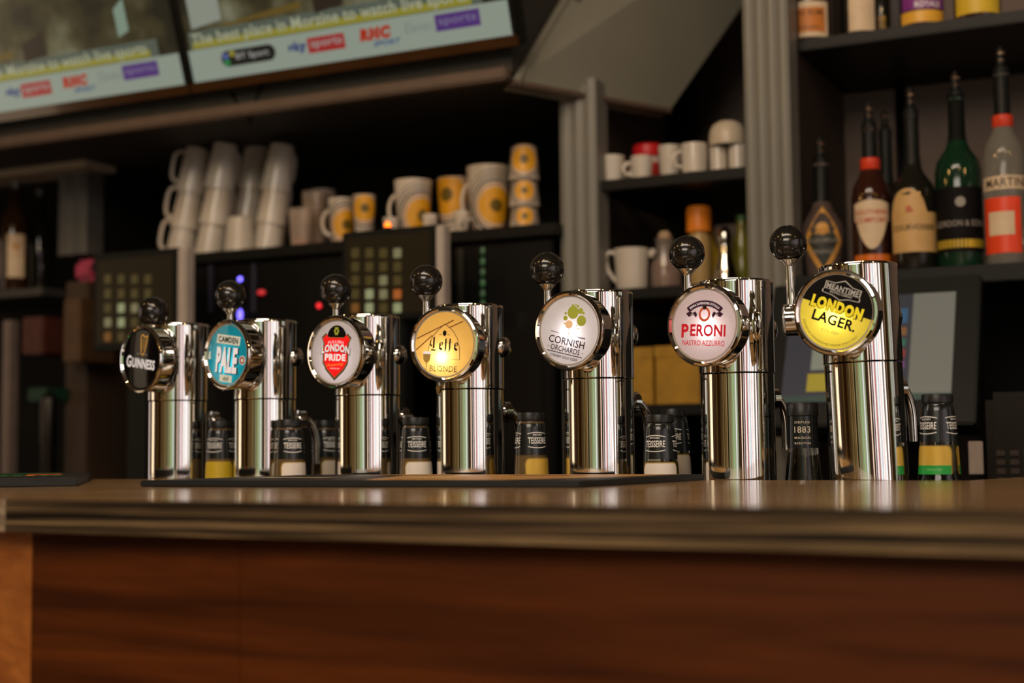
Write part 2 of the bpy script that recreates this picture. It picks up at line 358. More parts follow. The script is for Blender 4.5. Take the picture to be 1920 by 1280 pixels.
# ledge carrying the taps and rail carrying the bottles
YT = 1.733
ZR = ZC - 0.235; ZL = ZR
ub = empty('tap_ledge', (-0.85, 1.75, 0), 0, 'steel topped ledge behind the worktop on which beer taps and syrup bottles stand', 'ledge')
box('steel_top', (0.1, 0, ZR - 0.01), (2.8, 0.22, 0.02), steel, ub, bev=0.003); box('cabinet', (0.1, 0.0, (ZR - 0.02) / 2), (2.8, 0.2, ZR - 0.02), matblack, ub)

# bar mats
def mat_obj(name, corners, t, label, deco):
    c = [Vector((*GC(*q), 0)) for q in corners]; o = sum(c, Vector()) / 4; o.z = ZC
    root = empty(name, o, 0, label, 'mat')
    prism('rubber_base', [(p.x - o.x, p.y - o.y) for p in c], 0.0003, t, rubber, root, bev=0.0012)
    ex = (c[1] - c[0]); ey = (c[3] - c[0])
    fn = lambda u, v: tuple(c[0] - Vector((o.x, o.y, 0)) + ex * u + ey * v + Vector((0, 0, t + 0.0003)))
    deco(root, fn, ex.length, ey.length); return root
tan = M('tan_print', (0.55, 0.30, 0.10), 0.45); pale = M('pale_tan_print', (0.6, 0.42, 0.2), 0.5)
def deco1(root, fn, W, H):
    flat('printed_field', [(0.30, 0.95), (0.52, 0.06), (0.82, 0.06), (0.93, 0.5), (0.96, 0.95)], fn, tan, root)
    fn2 = lambda u, v: (fn(u, v)[0], fn(u, v)[1], fn(u, v)[2] + 0.0003)
    flat('printed_field', [(0.2, 0.75), (0.3, 0.96), (0.45, 0.96), (0.40, 0.75)], fn2, tan, root)
    flat('printed_stripe', [(0.47, 0.3), (0.44, 0.55), (0.62, 0.55), (0.6, 0.3)], fn2, pale, root)
    text('lettering', 'BREWERY TAPROOM', 0.22, 0.12, lambda u, v: fn2(0.28 + u, 0.42 + v), M('cream_print', (0.6, 0.5, 0.3), 0.5), root, 0.01)
    flat('printed_stripe', [(0.62, 0.72), (0.61, 0.76), (0.85, 0.76), (0.84, 0.72)], fn2, M('brown_print', (0.2, 0.09, 0.03), 0.5), root)
def deco1b(root, fn, W, H):
    deco1(root, fn, W, H)
    for o in list(root.children):
        if o.name.startswith('lettering'): bpy.data.objects.remove(o)
    cp = M('cream_print', (0.6, 0.5, 0.3), 0.5)     # the print reads only as blurred pale strokes
    for k in range(11):
        u = 0.13 + 0.018 * k; flat('printed_mark', [(u, 0.30), (u + 0.012, 0.30), (u + 0.013, 0.42), (u + 0.002, 0.42)], lambda a, b: (fn(a, b)[0], fn(a, b)[1], fn(a, b)[2] + 0.0005), cp, root)
mat_obj('bar_mat', [(-0.442, 1.69), (0.068, 1.473), (0.232, 1.733), (-0.275, 1.95)], 0.0075, 'long black rubber bar mat with tan printing in front of the beer taps', deco1b)
def deco2(root, fn, W, H):
    g = M('green_print', (0.03, 0.3, 0.06), 0.5); r_ = M('red_print', (0.8, 0.06, 0.03), 0.5); yl = M('yellow_print', (0.6, 0.4, 0.05), 0.5)
    for k in range(9):
        u = 0.12 + 0.085 * k; flat('printed_mark', [(u, 0.30), (u + 0.06, 0.30), (u + 0.065, 0.42), (u + 0.01, 0.42)], fn, g if k % 3 else yl, root)
    flat('printed_mark', [(0.62, 0.46), (0.85, 0.46), (0.82, 0.62), (0.6, 0.62)], fn, r_, root)
    flat('printed_stripe', [(0.1, 0.72), (0.8, 0.72), (0.8, 0.78), (0.1, 0.78)], fn, g, root)
mat_obj('counter_mat', [(-0.727, 1.70), (-0.533, 1.745), (-0.628, 2.13), (-0.82, 2.085)], 0.0112, 'thick black rubber mat with green and red print at the left end of the bar', deco2)

# ================================================================ BEER TAPS
whiteE = M('lit_white_print', (0.8, 0.78, 0.78), 0.4, emit=(0.95, 0.9, 0.95), es=0.35)
blackI = M('black_ink', (0.006, 0.005, 0.005), 0.6, spec=0.12)
brownI = M('dark_brown_ink', (0.03, 0.015, 0.01), 0.35)
redI = ink('red_ink', (0.9, 0.02, 0.03)); purI = M('purple_ink', (0.05, 0.01, 0.04), 0.4)
yelE = M('lit_yellow_print', (0.8, 0.65, 0.02), 0.4, emit=(0.9, 0.75, 0.02), es=0.3)
greyI = M('silver_ink', (0.4, 0.38, 0.34), 0.4, emit=(0.4, 0.38, 0.35), es=0.15)
goldI = M('gold_ink', (0.6, 0.32, 0.05), 0.35, emit=(0.7, 0.36, 0.04), es=0.25)
olive = M('olive_ink', (0.32, 0.34, 0.04), 0.5, emit=(0.5, 0.52, 0.05), es=0.2)
peach = M('peach_ink', (0.8, 0.5, 0.25), 0.5, emit=(0.9, 0.6, 0.35), es=0.3)
RB = 0.0505           # badge outer radius
def arcfn(base, R0, y0, off):
    """bend text on a circle of radius R0 centred (0, y0); positive R0 = arch, negative = smile"""
    def f(u, v):
        a = u / abs(R0)
        if R0 > 0: return base((R0 + v) * math.sin(a), y0 + (R0 + v) * math.cos(a), off)
        q = -R0; return base((q - v) * math.sin(a), y0 - (q - v) * math.cos(a), off)
    return f
def B(root, o=0.0004):
    return lambda u, v, off=o: (u, -off, v)
def deco_harp(b, p):
    f = lambda u, v: b(u, v, 0.0005)
    text('lettering', 'G', 0.0115, 0.0175, lambda u, v: f(u - 0.0295, v - 0.0055), whiteE, p, 0.02)
    text('lettering', 'UINNESS', 0.056, 0.0145, lambda u, v: f(u + 0.0065, v - 0.0065), whiteE, p, 0.03)
    hp = [(-0.0045, 0.034), (0.001, 0.0365), (0.003, 0.033), (0.009, 0.034), (0.011, 0.036), (0.0105, 0.026), (0.007, 0.012), (0.0035, 0.006), (-0.001, 0.008), (-0.0035, 0.02)]
    for k in range(len(hp)):
        a, c = Vector(hp[k]), Vector(hp[(k + 1) % len(hp)]); n = (c - a).normalized(); n = Vector((-n.y, n.x)) * 0.0009
        flat('emblem', [a - n, c - n, c + n, a + n], f, goldI, p)
    for k in range(5):
        x = -0.001 + k * 0.0022; flat('emblem', [(x, 0.031), (x + 0.0005, 0.031), (x + 0.0005 - 0.001, 0.011 + k * 0.001), (x - 0.001, 0.011 + k * 0.001)], f, goldI, p)
    flat('printed_line', [(-0.012, 0.007), (-0.004, 0.007), (-0.004, 0.0077), (-0.012, 0.0077)], f, greyI, p); flat('printed_line', [(0.006, 0.007), (0.014, 0.007), (0.014, 0.0077), (0.006, 0.0077)], f, greyI, p)
def deco_pale(b, p):
    f = lambda o: (lambda u, v: b(u, v, o))
    cream = M('lit_cream_print', (0.7, 0.72, 0.6), 0.5, emit=(0.7, 0.75, 0.62), es=0.25)
    flat('label_band', [(-0.025, 0.016), (0.026, 0.014), (0.027, 0.027), (-0.024, 0.029)], f(0.0004), cream, p)
    text('lettering', 'CAMDEN', 0.043, 0.0085, lambda u, v: b(u + 0.001, v + 0.0215 - 0.04 * u, 0.0008), blackI, p, 0.03)
    text('lettering', 'PALE', 0.048, 0.038, lambda u, v: b(u + 0.0023 + v * 0.02, v - 0.0082, 0.0003), M('teal_shadow_ink', (0.0, 0.08, 0.1), 0.5), p, 0.06)
    text('lettering', 'PALE', 0.046, 0.037, lambda u, v: b(u + v * 0.02, v - 0.0075, 0.0007), whiteE, p, 0.05)
    flat('label_band', [(-0.013, -0.0385), (0.014, -0.0395), (0.014, -0.0295), (-0.013, -0.0285)], f(0.0004), cream, p)
    text('lettering', 'ALE', 0.012, 0.005, lambda u, v: b(u + 0.001, v - 0.034, 0.0008), blackI, p, 0.02)
    flat('emblem', ringpts(0.034, -0.006, 0.0065), f(0.0004), cream, p); annulus('emblem', 0.034, -0.006, 0.0028, 0.0052, f(0.0007), M('crimson_ink', (0.5, 0.03, 0.05), 0.5), p)
    flat('emblem', [(-0.041, -0.008), (-0.035, -0.008), (-0.037, -0.001), (-0.036, 0.004), (-0.040, 0.002)], f(0.0005), cream, p)
def shield(s):
    return [(x * s, y * s) for x, y in [(-1, .78), (-.72, 1.0), (-.55, .82), (.55, .82), (.72, 1.0), (1, .78), (.84, .45), (.92, .12), (.86, -.1), (.86, -.55), (.6, -.95), (0, -1.45), (-.6, -.95), (-.86, -.55), (-.86, -.1), (-.92, .12), (-.84, .45)]]
def deco_shield(b, p):
    f = lambda o: (lambda u, v: b(u, v, o)); gI = M('dull_gold_ink', (0.28, 0.16, 0.05), 0.4)
    flat('emblem', ringpts(0, 0.020, 0.017, 0.017), f(0.0003), blackI, p)
    flat('emblem', [(u, v - 0.0005) for u, v in shield(0.0265)], f(0.0005), blackI, p); flat('emblem', [(u, v - 0.0003) for u, v in shield(0.0255)], f(0.0006), gI, p)
    flat('emblem', shield(0.0238), f(0.0007), M('lit_red_print', (0.75, 0.01, 0.012), 0.35, emit=(1, 0.01, 0.012), es=0.45), p)
    for k in range(6):
        a = k * 1.05; flat('emblem', ringpts(0.003 * math.cos(a), 0.029 + 0.004 * math.sin(a), 0.0016, 0.0024, 8), f(0.0011), olive, p)
    text('lettering', 'FULLERS', 0.028, 0.0042, lambda u, v: b(u, v + 0.0145 - 12 * u * u, 0.0011), whiteE, p, 0.0)
    text('lettering', 'LONDON', 0.052, 0.0112, lambda u, v: b(u, v + 0.0055 - 6 * u * u, 0.0009), blackI, p, 0.06)
    text('lettering', 'LONDON', 0.050, 0.0105, lambda u, v: b(u, v + 0.006 - 6 * u * u, 0.0012), whiteE, p, 0.05)
    text('lettering', 'PRIDE', 0.037, 0.0095, lambda u, v: b(u, v - 0.0072, 0.0012), whiteE, p, 0.05)
    text('lettering', 'Outstanding', 0.030, 0.0055, lambda u, v: b(u + v * .3, v - 0.0175 + u * 0.1, 0.0012), M('lit_orange_print', (0.9, 0.3, 0.05), 0.4, emit=(1, 0.3, 0.05), es=0.4), p, 0.0, 0.3)
    text('lettering', 'LONDON ALE', 0.017, 0.002, lambda u, v: b(u, v - 0.0225, 0.0012), whiteE, p)
def deco_blonde(b, p):
    f = lambda o: (lambda u, v: b(u, v, o)); bl = M('rust_line_ink', (0.25, 0.08, 0.01), 0.5); cr_ = ink('pale_straw_ink', (0.98, 0.93, 0.75))
    def line(a, c, w_, m, o=0.0006):
        a, c = Vector(a), Vector(c); n = (c - a).normalized(); n = Vector((-n.y, n.x)) * w_; flat('printed_line', [a - n, c - n, c + n, a + n], f(o), m, p)
    line((-0.041, 0.006), (0.012, 0.032), 0.0007, bl); line((-0.041, -0.009), (-0.018, 0.011), 0.0007, bl); line((0.006, 0.022), (0.026, 0.031), 0.0007, bl)
    pts = [(0.024, -0.020), (0.023, -0.005), (0.019, 0.008), (0.012, 0.018), (0.003, 0.0245), (0, 0.0265), (-0.003, 0.0245), (-0.010, 0.018), (-0.018, 0.009), (-0.022, -0.004), (-0.024, -0.018)]
    for a, c in zip(pts[:-1], pts[1:]): line(a, c, 0.00045, M('olive_brown_ink', (0.12, 0.08, 0.01), 0.5))
    line((0.012, -0.020), (0.024, -0.020), 0.0003, bl)
    flat('emblem', ringpts(0, 0.0145, 0.0028, 0.0038, 10), f(0.0007), blackI, p); line((-0.008, 0.0125), (-0.004, 0.0125), 0.0003, brownI); line((0.004, 0.0125), (0.008, 0.0125), 0.0003, brownI)
    # blackletter word drawn with broken pen strokes
    def pen(pl, w0=0.0011):
        w0 *= 1.35
        for a, c in zip(pl[:-1], pl[1:]):
            a, c = Vector(a), Vector(c); s = Vector((0.7, 0.7)) * w0; flat('lettering', [a - s, c - s, c + s, a + s] if abs((c - a).cross(s)) > 1e-9 else [a - s, c - s * .9, c + s, a + s * .9], f(0.0008), blackI, p)
    x = -0.0165
    pen([(x, 0.007), (x + .0015, 0.009)]); pen([(x + .0015, 0.0085), (x + .0015, -0.006), (x - 0.002, -0.009)], .0013); pen([(x - .002, -0.008), (x + 0.005, -0.0085), (x + 0.0075, -0.0055)], .0009); pen([(x - .0035, 0.0045), (x - .0035, -0.001), (x - .001, -0.0035)], .0007)
    for x in (-0.006, 0.0160):
        pen([(x, 0.0015), (x, -0.0055), (x + 0.0035, -0.0075)], .0011); pen([(x, 0.0015), (x + 0.003, 0.0025), (x + 0.004, -0.001), (x, -0.002)], .0007)
    for x in (0.0025, 0.0085):
        pen([(x - .001, -0.010), (x, -0.007), (x, 0.0075), (x + .003, 0.0105)], .0011); pen([(x - 0.002, 0.0015), (x + 0.003, 0.003)], .0006)
    text('lettering', 'BLONDE', 0.040, 0.0075, lambda u, v: b(u + 0.001, v - 0.0325, 0.0008), blackI, p, -0.005, 0, 1.05)
    for sx in (-0.0185, -0.0115, -0.0015, 0.0035, 0.0105, 0.0185): flat('lettering', [(sx - .0022, -0.0364), (sx + .0014, -0.0364), (sx + .0014, -0.0358), (sx - .0022, -0.0358)], f(0.0008), blackI, p)
    gl = [(-0.030, -0.014), (-0.0185, -0.014), (-0.0195, -0.022), (-0.0235, -0.026), (-0.0238, -0.036), (-0.0208, -0.0375), (-0.0277, -0.0375), (-0.0247, -0.036), (-0.025, -0.026), (-0.029, -0.022)]
    flat('emblem', gl, f(0.0006), M('glass_print', (0.5, 0.33, 0.08), 0.4), p); flat('emblem', [(-0.030, -0.014), (-0.0185, -0.014), (-0.019, -0.0105), (-0.0295, -0.0105)], f(0.0008), whiteE, p)
def deco_orchard(b, p):
    f = lambda o: (lambda u, v: b(u, v, o))
    for (x, y, r_, m) in ((0.001, 0.0235, .0082, olive), (0.0115, 0.0275, .0038, olive), (0.0155, 0.0155, .0068, olive), (-0.0085, 0.0145, .0032, olive), (-0.0015, 0.0075, .0055, peach), (-0.0095, 0.0205, .0018, olive), (0.0165, 0.0255, .0018, olive), (-0.001, 0.0325, .0016, olive), (0.0065, 0.0325, .0018, olive), (0.010, 0.0085, .0012, peach), (-0.0085, 0.0075, .0015, peach), (0.013, 0.005, .001, peach), (0.003, 0.0333, .0012, olive)):
        flat('emblem', ringpts(x, y, r_, r_, 20), f(0.0006), m, p)
    tn = M('tan_ink', (0.5, 0.25, 0.1), 0.5)
    flat('emblem', [(0.0005, -0.008), (0.0015, -0.008), (0.0015, -0.004), (0.004, -0.0005), (0.003, -0.0003), (0.001, -0.003), (-0.001, -0.0007), (-0.002, -0.001), (0.0005, -0.0045)], f(0.0006), tn, p)
    for x0, x1 in ((-0.026, -0.013), (0.011, 0.026)): flat('printed_line', [(x0, -0.0058 - x0 * 0), (x1, -0.006), (x1, -0.0056), (x0, -0.0046)] if x0 < 0 else [(x0, -0.006), (x1, -0.0065), (x1, -0.005), (x0, -0.0056)], f(0.0006), brownI, p)
    text('lettering', 'CORNISH', 0.054, 0.0095, lambda u, v: b(u, v - 0.0145, 0.0007), brownI, p, 0.012)
    text('lettering', '· ORCHARDS ·', 0.053, 0.0072, lambda u, v: b(u, v - 0.0245, 0.0007), brownI, p, 0.015)
    flat('printed_line', [(-0.027, -0.0306), (0.027, -0.0306), (0.027, -0.0295), (-0.027, -0.0295)], f(0.0006), brownI, p)
    text('lettering', 'CORNISH GOLD CIDER', 0.042, 0.0034, lambda u, v: b(u, v - 0.0345, 0.0007), brownI, p, 0.02)
def deco_azzurro(b, p):
    f = lambda o: (lambda u, v: b(u, v, o))
    annulus('emblem', 0, -0.0075, 0.0305, 0.0375, f(0.0005), purI, p, 24, R(48), R(132)); 
    bb = lambda u, v, off: b(u, v, off)
    text('lettering', "BIRRA SUPERIORE D'ITALIA", 0.043, 0.0028, arcfn(bb, 0.034, -0.0075, 0.0009), whiteE, p, 0.01)
    for s in (-1, 1):
        flat('emblem', [(s * 0.0255, 0.0135), (s * 0.0215, 0.0095), (s * 0.015, 0.0125), (s * 0.0115, 0.0085), (s * 0.010, 0.0125), (s * 0.0125, 0.0165), (s * 0.0165, 0.0145), (s * 0.0205, 0.0165)], f(0.0006), purI, p)
        flat('emblem', [(s * 0.0155, 0.0142), (s * 0.019, 0.0128), (s * 0.0185, 0.0115), (s * 0.0148, 0.0126)], f(0.0009), greyI, p)
    annulus('emblem', 0, 0.013, 0.0052, 0.0078, f(0.0007), M('orange_ink', (0.75, 0.12, 0.03), 0.4), p, 24, 0, 2 * PI, 1.15)
    flat('emblem', ringpts(0, 0.0215, 0.0028, 0.003, 12), f(0.001), brownI, p)
    rI = M('red_letter_ink', (0.6, 0.012, 0.02), 0.4, emit=(0.8, 0.01, 0.03), es=0.15)
    text('lettering', 'P', 0.0098, 0.0168, lambda u, v: b(u - 0.0258, v - 0.0075, 0.0007), rI, p, 0.035)
    text('lettering', 'ERONI', 0.048, 0.0148, lambda u, v: b(u + 0.0055, v - 0.0065, 0.0007), rI, p, 0.03, 0, 1.05)
    text('lettering', 'NASTRO AZZURRO', 0.0575, 0.0065, lambda u, v: b(u, v - 0.022, 0.0007), rI, p, 0.01)
    flat('lettering', [(-0.0205, -0.0088), (-0.0145, -0.0081), (-0.0145, -0.0076), (-0.0195, -0.0079)], f(0.0009), rI, p)
def deco_meridian(b, p):
    f = lambda o: (lambda u, v: b(u, v, o)); r0 = 0.0438; k = 0.004
    a = math.asin(k / r0); pts = [(r0 * math.cos(a + (PI - 2 * a) * i / 30), r0 * math.sin(a + (PI - 2 * a) * i / 30)) for i in range(31)]
    flat('printed_field', pts, f(0.0004), blackI, p)
    sg = [(-0.0235, 0.0185), (-0.024, 0.0215), (-0.0225, 0.0235), (-0.0225, 0.0325), (-0.011, 0.033), (0, 0.0385), (0.011, 0.033), (0.0225, 0.0325), (0.0225, 0.0235), (0.024, 0.0215), (0.0235, 0.0185), (0.010, 0.0175), (0, 0.014), (-0.010, 0.0175)]
    flat('emblem', [(x * 1.0, y) for x, y in sg], f(0.0007), greyI, p); flat('emblem', [(x * 0.93, 0.0255 + (y - 0.0255) * 0.88) for x, y in sg], f(0.0009), blackI, p)
    text('lettering', 'MEANTIME', 0.040, 0.0068, lambda u, v: b(u, v + 0.0275, 0.0011), greyI, p, 0.03)
    text('lettering', 'BREWING COMPANY', 0.028, 0.0028, lambda u, v: b(u, v + 0.0215, 0.0011), greyI, p, 0.02)
    flat('printed_line', [(-0.021, 0.0236), (0.021, 0.0236), (0.021, 0.0241), (-0.021, 0.0241)], f(0.0011), greyI, p)
    text('lettering', 'LONDON', 0.067, 0.0155, lambda u, v: b(u, v + 0.0062 + 4.5 * u * u * 0, 0.0006), blackI, p, 0.12)
    text('lettering', 'LONDON', 0.064, 0.0142, lambda u, v: b(u, v + 0.0062, 0.0009), yelE, p, 0.07)
    text('lettering', 'LAGER.', 0.054, 0.0125, lambda u, v: b(u + 0.0015, v - 0.0095, 0.0009), blackI, p, 0.03)
    text('lettering', '4.5% ABV', 0.022, 0.004, lambda u, v: b(u + 0.001, v - 0.023, 0.0007), M('ochre_ink', (0.35, 0.25, 0.02), 0.5), p, -0.005)
    text('lettering', 'BREWED IN GREENWICH BY MARINE SPIRITS FIRST', 0.082, 0.0026, arcfn(b, -0.0385, 0, 0.0007), M('ochre_dark_ink', (0.2, 0.14, 0.01), 0.5), p, 0.0)
plates = {
 'stout': (plate('plate_black', (0.006, 0.005, 0.006), (0.008, 0.006, 0.008)), 0.05),
 'pale': (plate('plate_teal', (0.0, 0.12, 0.16), (0.02, 0.5, 0.6)), 0.40),
 'pride': (plate('plate_white', (0.65, 0.6, 0.56), (0.75, 0.68, 0.68)), 0.4),
 'blonde': (plate('plate_amber', (0.6, 0.38, 0.06), (1.0, 0.62, 0.16)), 0.6),
 'cider': (plate('plate_cool_white', (0.68, 0.64, 0.56), (0.8, 0.76, 0.78)), 0.4),
 'azz': (plate('plate_pink_white', (0.66, 0.56, 0.52), (0.75, 0.62, 0.62)), 0.4),
 'lager': (plate('plate_yellow', (0.62, 0.5, 0.01), (1.0, 0.82, 0.10)), 0.5)}
SEAM = [752, 749, 742, 730.5, 711, 701, 681]
TAPS = [  # col px, top py, badge centre px, badge yaw, roll, ball px, key, deco, label
 (335, 609, (265, 673), 14, -8, (287.5, 584), 'stout', deco_harp, 'chrome beer tap with black badge showing a gold harp, leftmost of the row'),
 (498, 602, (426, 665), 13, -6, (432, 554), 'pale', deco_pale, 'chrome beer tap with a turquoise badge reading PALE'),
 (689, 593, (630, 660), 7, -4, (630, 543), 'pride', deco_shield, 'chrome beer tap with white badge carrying a red shield'),
 (881, 573.5, (833, 645), -3, -4, (799, 527), 'blonde', deco_blonde, 'chrome beer tap with glowing amber badge reading BLONDE'),
 (1122, 548, (1067, 619.5), 8, -14, (1026, 505), 'cider', deco_orchard, 'chrome beer tap with white badge showing green apples tree'),
 (1382, 527, (1320.5, 609), 10, -4, (1288, 475), 'azz', deco_azzurro, 'chrome beer tap with white badge and large red lettering'),
 (1614, 497, (1565, 584.7), 5, -22, (1480, 453), 'lager', deco_meridian, 'chrome beer tap with black and yellow badge, rightmost of the row'),
]
for i, (cx, ty, bc, yaw, roll, ball, key, deco, label) in enumerate(TAPS):
    p = PY(cx, SEAM[i], YT); top = PY(cx, ty, YT).z; zs = p.z; r = 0.0462
    root = empty('beer_tap', (p.x, YT, ZL), 0, label, 'beer tap', 'chrome beer taps along the bar')
    H = top - ZL; hs = zs - ZL
    lathe('column', [(0, 0), (r, 0), (r, hs - 0.0012), (r - 0.0012, hs - 0.0006), (0, hs - 0.0006)], chrome, root, 96)
    lathe('head_sleeve', [(0, hs), (r, hs), (r + 0.0009, hs + 0.0010), (r + 0.0009, H - 0.003), (r, H - 0.0008), (r - 0.002, H), (r - 0.004, H), (r - 0.005, H - 0.003), (0, H - 0.003)], chrome, root, 96)
    fc = PY(bc[0], bc[1], YT - 0.088)
    lf = fc - Vector((p.x, YT, ZL))
    bd_m = Matrix.Translation(lf) @ Matrix.Rotation(R(-yaw), 4, 'Z') @ Matrix.Rotation(R(roll * -1), 4, 'Y')
    # housing: axis along +y from face
    dpt = 0.036
    hous = lathe('badge', [(RB - 0.004, 0.001), (RB - 0.004, 0.016), (RB - 0.006, 0.0165), (RB - 0.0065, dpt - 0.003), (0.0, dpt - 0.003), (0.0, dpt), (RB - 0.010, dpt), (RB - 0.003, dpt - 0.008), (RB - 0.0015, dpt - 0.013), (RB - 0.0015, 0.004), (RB - 0.004, 0.001)], chrome, root, 96, 'Y')
    hous.matrix_local = bd_m
    lathe('bezel', [(RB - 0.0062, 0.0015), (RB - 0.0058, -0.0010), (RB - 0.0035, -0.0032), (RB - 0.0010, -0.0026), (RB + 0.0004, 0.0), (RB, 0.0035), (RB - 0.0016, 0.005), (RB - 0.0016, 0.002), (RB - 0.0062, 0.0015)], chrome, hous, 96, 'Y')
    pm, en = plates[key]
    bm = bmesh.new(); lathe_bm(bm, [(0, 0.0), (RB - 0.006, 0.0), (RB - 0.0045, 0.0004)], 64, 'Y')
    new('face_plate', bm, pm, hous)
    rim_m = M('badge_inner_rim', (0.45, 0.4, 0.33), 0.4, 0.3)
    annulus('inner_rim', 0, 0, RB - 0.0078, RB - 0.0058, lambda u, v: (u, -0.0003, v), rim_m if key not in ('stout',) else blackI, hous, 64)
    deco(lambda u, v, off=0.0005: (u, -off, v), hous)
    ld = bpy.data.lights.new('badge_lamp', 'POINT'); ld.energy = en * 0.10; ld.shadow_soft_size = 0.004; ld.color = (1, 0.93, 0.95)
    lo = bpy.data.objects.new('badge_lamp', ld); COL.objects.link(lo); lo.parent = hous; lo.location = ((0.001, -0.002, 0.0, -0.003, 0.002, 0.004, -0.001)[i], 0.0085, (-0.006, -0.010, -0.008, -0.017, -0.004, -0.004, -0.005)[i])
    # neck between housing and column
    n3 = Vector((-math.sin(R(yaw)), -math.cos(R(yaw)), 0)); a = lf - n3 * (dpt - 0.002)
    d = Vector((0, 0, lf.z)) - a; d.z = 0
    tube('neck', [a, a + d * 0.5, Vector((a.x + d.x * .85, a.y + d.y * .85, a.z))], [0.022, 0.020, 0.020], chrome, root, 40)
    # pivot spindle, lever, ball
    bp = PY(ball[0], ball[1], YT - 0.035) - Vector((p.x, YT, ZL)); zb = lf.z
    pa = Vector((bp.x, -0.035, zb)); pb = Vector((0.0, -0.012, zb)); dr = (pa - pb).normalized()
    tube('spindle', [pb, pa + dr * -0.010, pa + dr * -0.008, pa + dr * 0.009, pa + dr * 0.0115], [0.014, 0.014, 0.0195, 0.0195, 0.0155], chrome, root, 32)
    cy = 0.012 if i < 4 else 0.030
    rc = r if i < 4 else math.sqrt(r * r - 0.03 ** 2)
    bm = bmesh.new(); tube_bm(bm, [Vector((rc - 0.006, cy, zb)), Vector((rc - 0.001, cy, zb)), Vector((rc + 0.004, cy, zb)), Vector((rc + 0.0075, cy, zb)), Vector((rc + 0.009, cy, zb))], [0.0135, 0.0140, 0.0135, 0.0095, 0.003], 28)
    new('end_cap', bm, chrome, root)
    br = 0.0228
    tube('lever', [Vector((pa.x, pa.y, zb)), Vector(((pa.x + bp.x) / 2, -0.035, (zb + bp.z) / 2)), Vector((bp.x, -0.035, bp.z - br + 0.002))], [0.0058, 0.0050, 0.0046], chrome2, root, 20)
    lathe('collar', [(0, -br - 0.0055), (0.0052, -br - 0.0055), (0.0062, -br - 0.003), (0.0105, -br + 0.0015), (0.0112, -br + 0.0035), (0.010, -br + 0.004), (0, -br + 0.004)], chrome2, root, 28, 'Z', bp)
    bm = bmesh.new(); bmesh.ops.create_uvsphere(bm, u_segments=48, v_segments=32, radius=br, matrix=Matrix.Translation(bp)); new('knob', bm, blackball, root)
    # spout
    zp = zs - ZL - 0.030; sd = Vector((0.5, 0.866, 0)).normalized(); b0 = sd * (r - 0.006) + Vector((0, 0, zp))
    tube('spout_collar', [b0, b0 + sd * 0.012, b0 + sd * 0.0125, b0 + sd * 0.022, b0 + sd * 0.025], [0.010, 0.010, 0.0145, 0.0145, 0.011], chrome, root, 28)
    q = b0 + sd * 0.024; pts = []
    for k in range(13):
        t = k / 12 * R(82); pts.append(q + sd * (0.019 * math.sin(t)) + Vector((0, 0, -0.042 * (1 - math.cos(t)))))
    pts.append(pts[-1] + Vector((0, 0, -0.030))); 
    tube('spout', pts, [0.0062] * 13 + [0.0055], chrome2, root, 20)
    if i == 3:
        m = M('gold_leaf_sticker', (0.45, 0.28, 0.05), 0.4)
        flat('sticker', [(-0.030, hs - 0.008), (-0.0235, hs - 0.0005), (-0.0225, hs + 0.004), (-0.030, hs + 0.006), (-0.036, hs + 0.003), (-0.034, hs - 0.002)], lambda u, v: (u, -math.sqrt((r + 0.0016) ** 2 - u * u), v), m, root)
    if i == 6:   # this tap leans a little
        root.rotation_euler = (0, R(-1.6), 0); root.location = Vector((p.x, YT, ZL)) + Vector((hs * math.sin(R(1.6)) * 1.25, 0, 0))

# ================================================================ BOTTLES BEHIND THE TAPS
sleeve_m = M('black_foil_sleeve', (0.012, 0.015, 0.017), 0.22, 0, 0.2, 60, coat=0.4)
capm = M('black_cap', (0.015, 0.016, 0.016), 0.35)
def rfun(prof):
    pr = sorted(((z, r) for r, z in prof if r > 1e-5), key=lambda q: q[0])
    def f(z):
        if z <= pr[0][0]: return pr[0][1]
        for (z0, r0), (z1, r1) in zip(pr[:-1], pr[1:]):
            if z0 <= z <= z1: return r0 + (r1 - r0) * (z - z0) / max(1e-9, z1 - z0)
        return pr[-1][1]
    return f
def wrap(rf, phi0, off=0.0006):
    """maps arc length s and height z onto a bottle; phi0 = azimuth"""
    def f(s, z):
        rr = rf(z) + off; a = phi0 + s / rr; return (rr * math.cos(a), rr * math.sin(a), z)
    return f
def cam_az(p):            # azimuth from p to the camera
    return math.atan2(cam_loc.y - p.y, cam_loc.x - p.x)
LAB = {'cream': M('cream_label', (0.85, 0.74, 0.6), 0.5), 'gold': M('gold_label', (0.75, 0.48, 0.07), 0.4, 0.15), 'yellow': M('yellow_label', (0.65, 0.45, 0.02), 0.45), 'white': M('white_label', (0.92, 0.84, 0.76), 0.5)}
edge_gold = M('label_gold_edge', (0.45, 0.3, 0.05), 0.4)
rdp = M('red_letter_print', (0.5, 0.05, 0.03), 0.5)
clear_front = M('bottle_front_glass', (0.85, 0.9, 0.86), 0.03, 0, 0, 5, trans=1.0, ior=1.48)
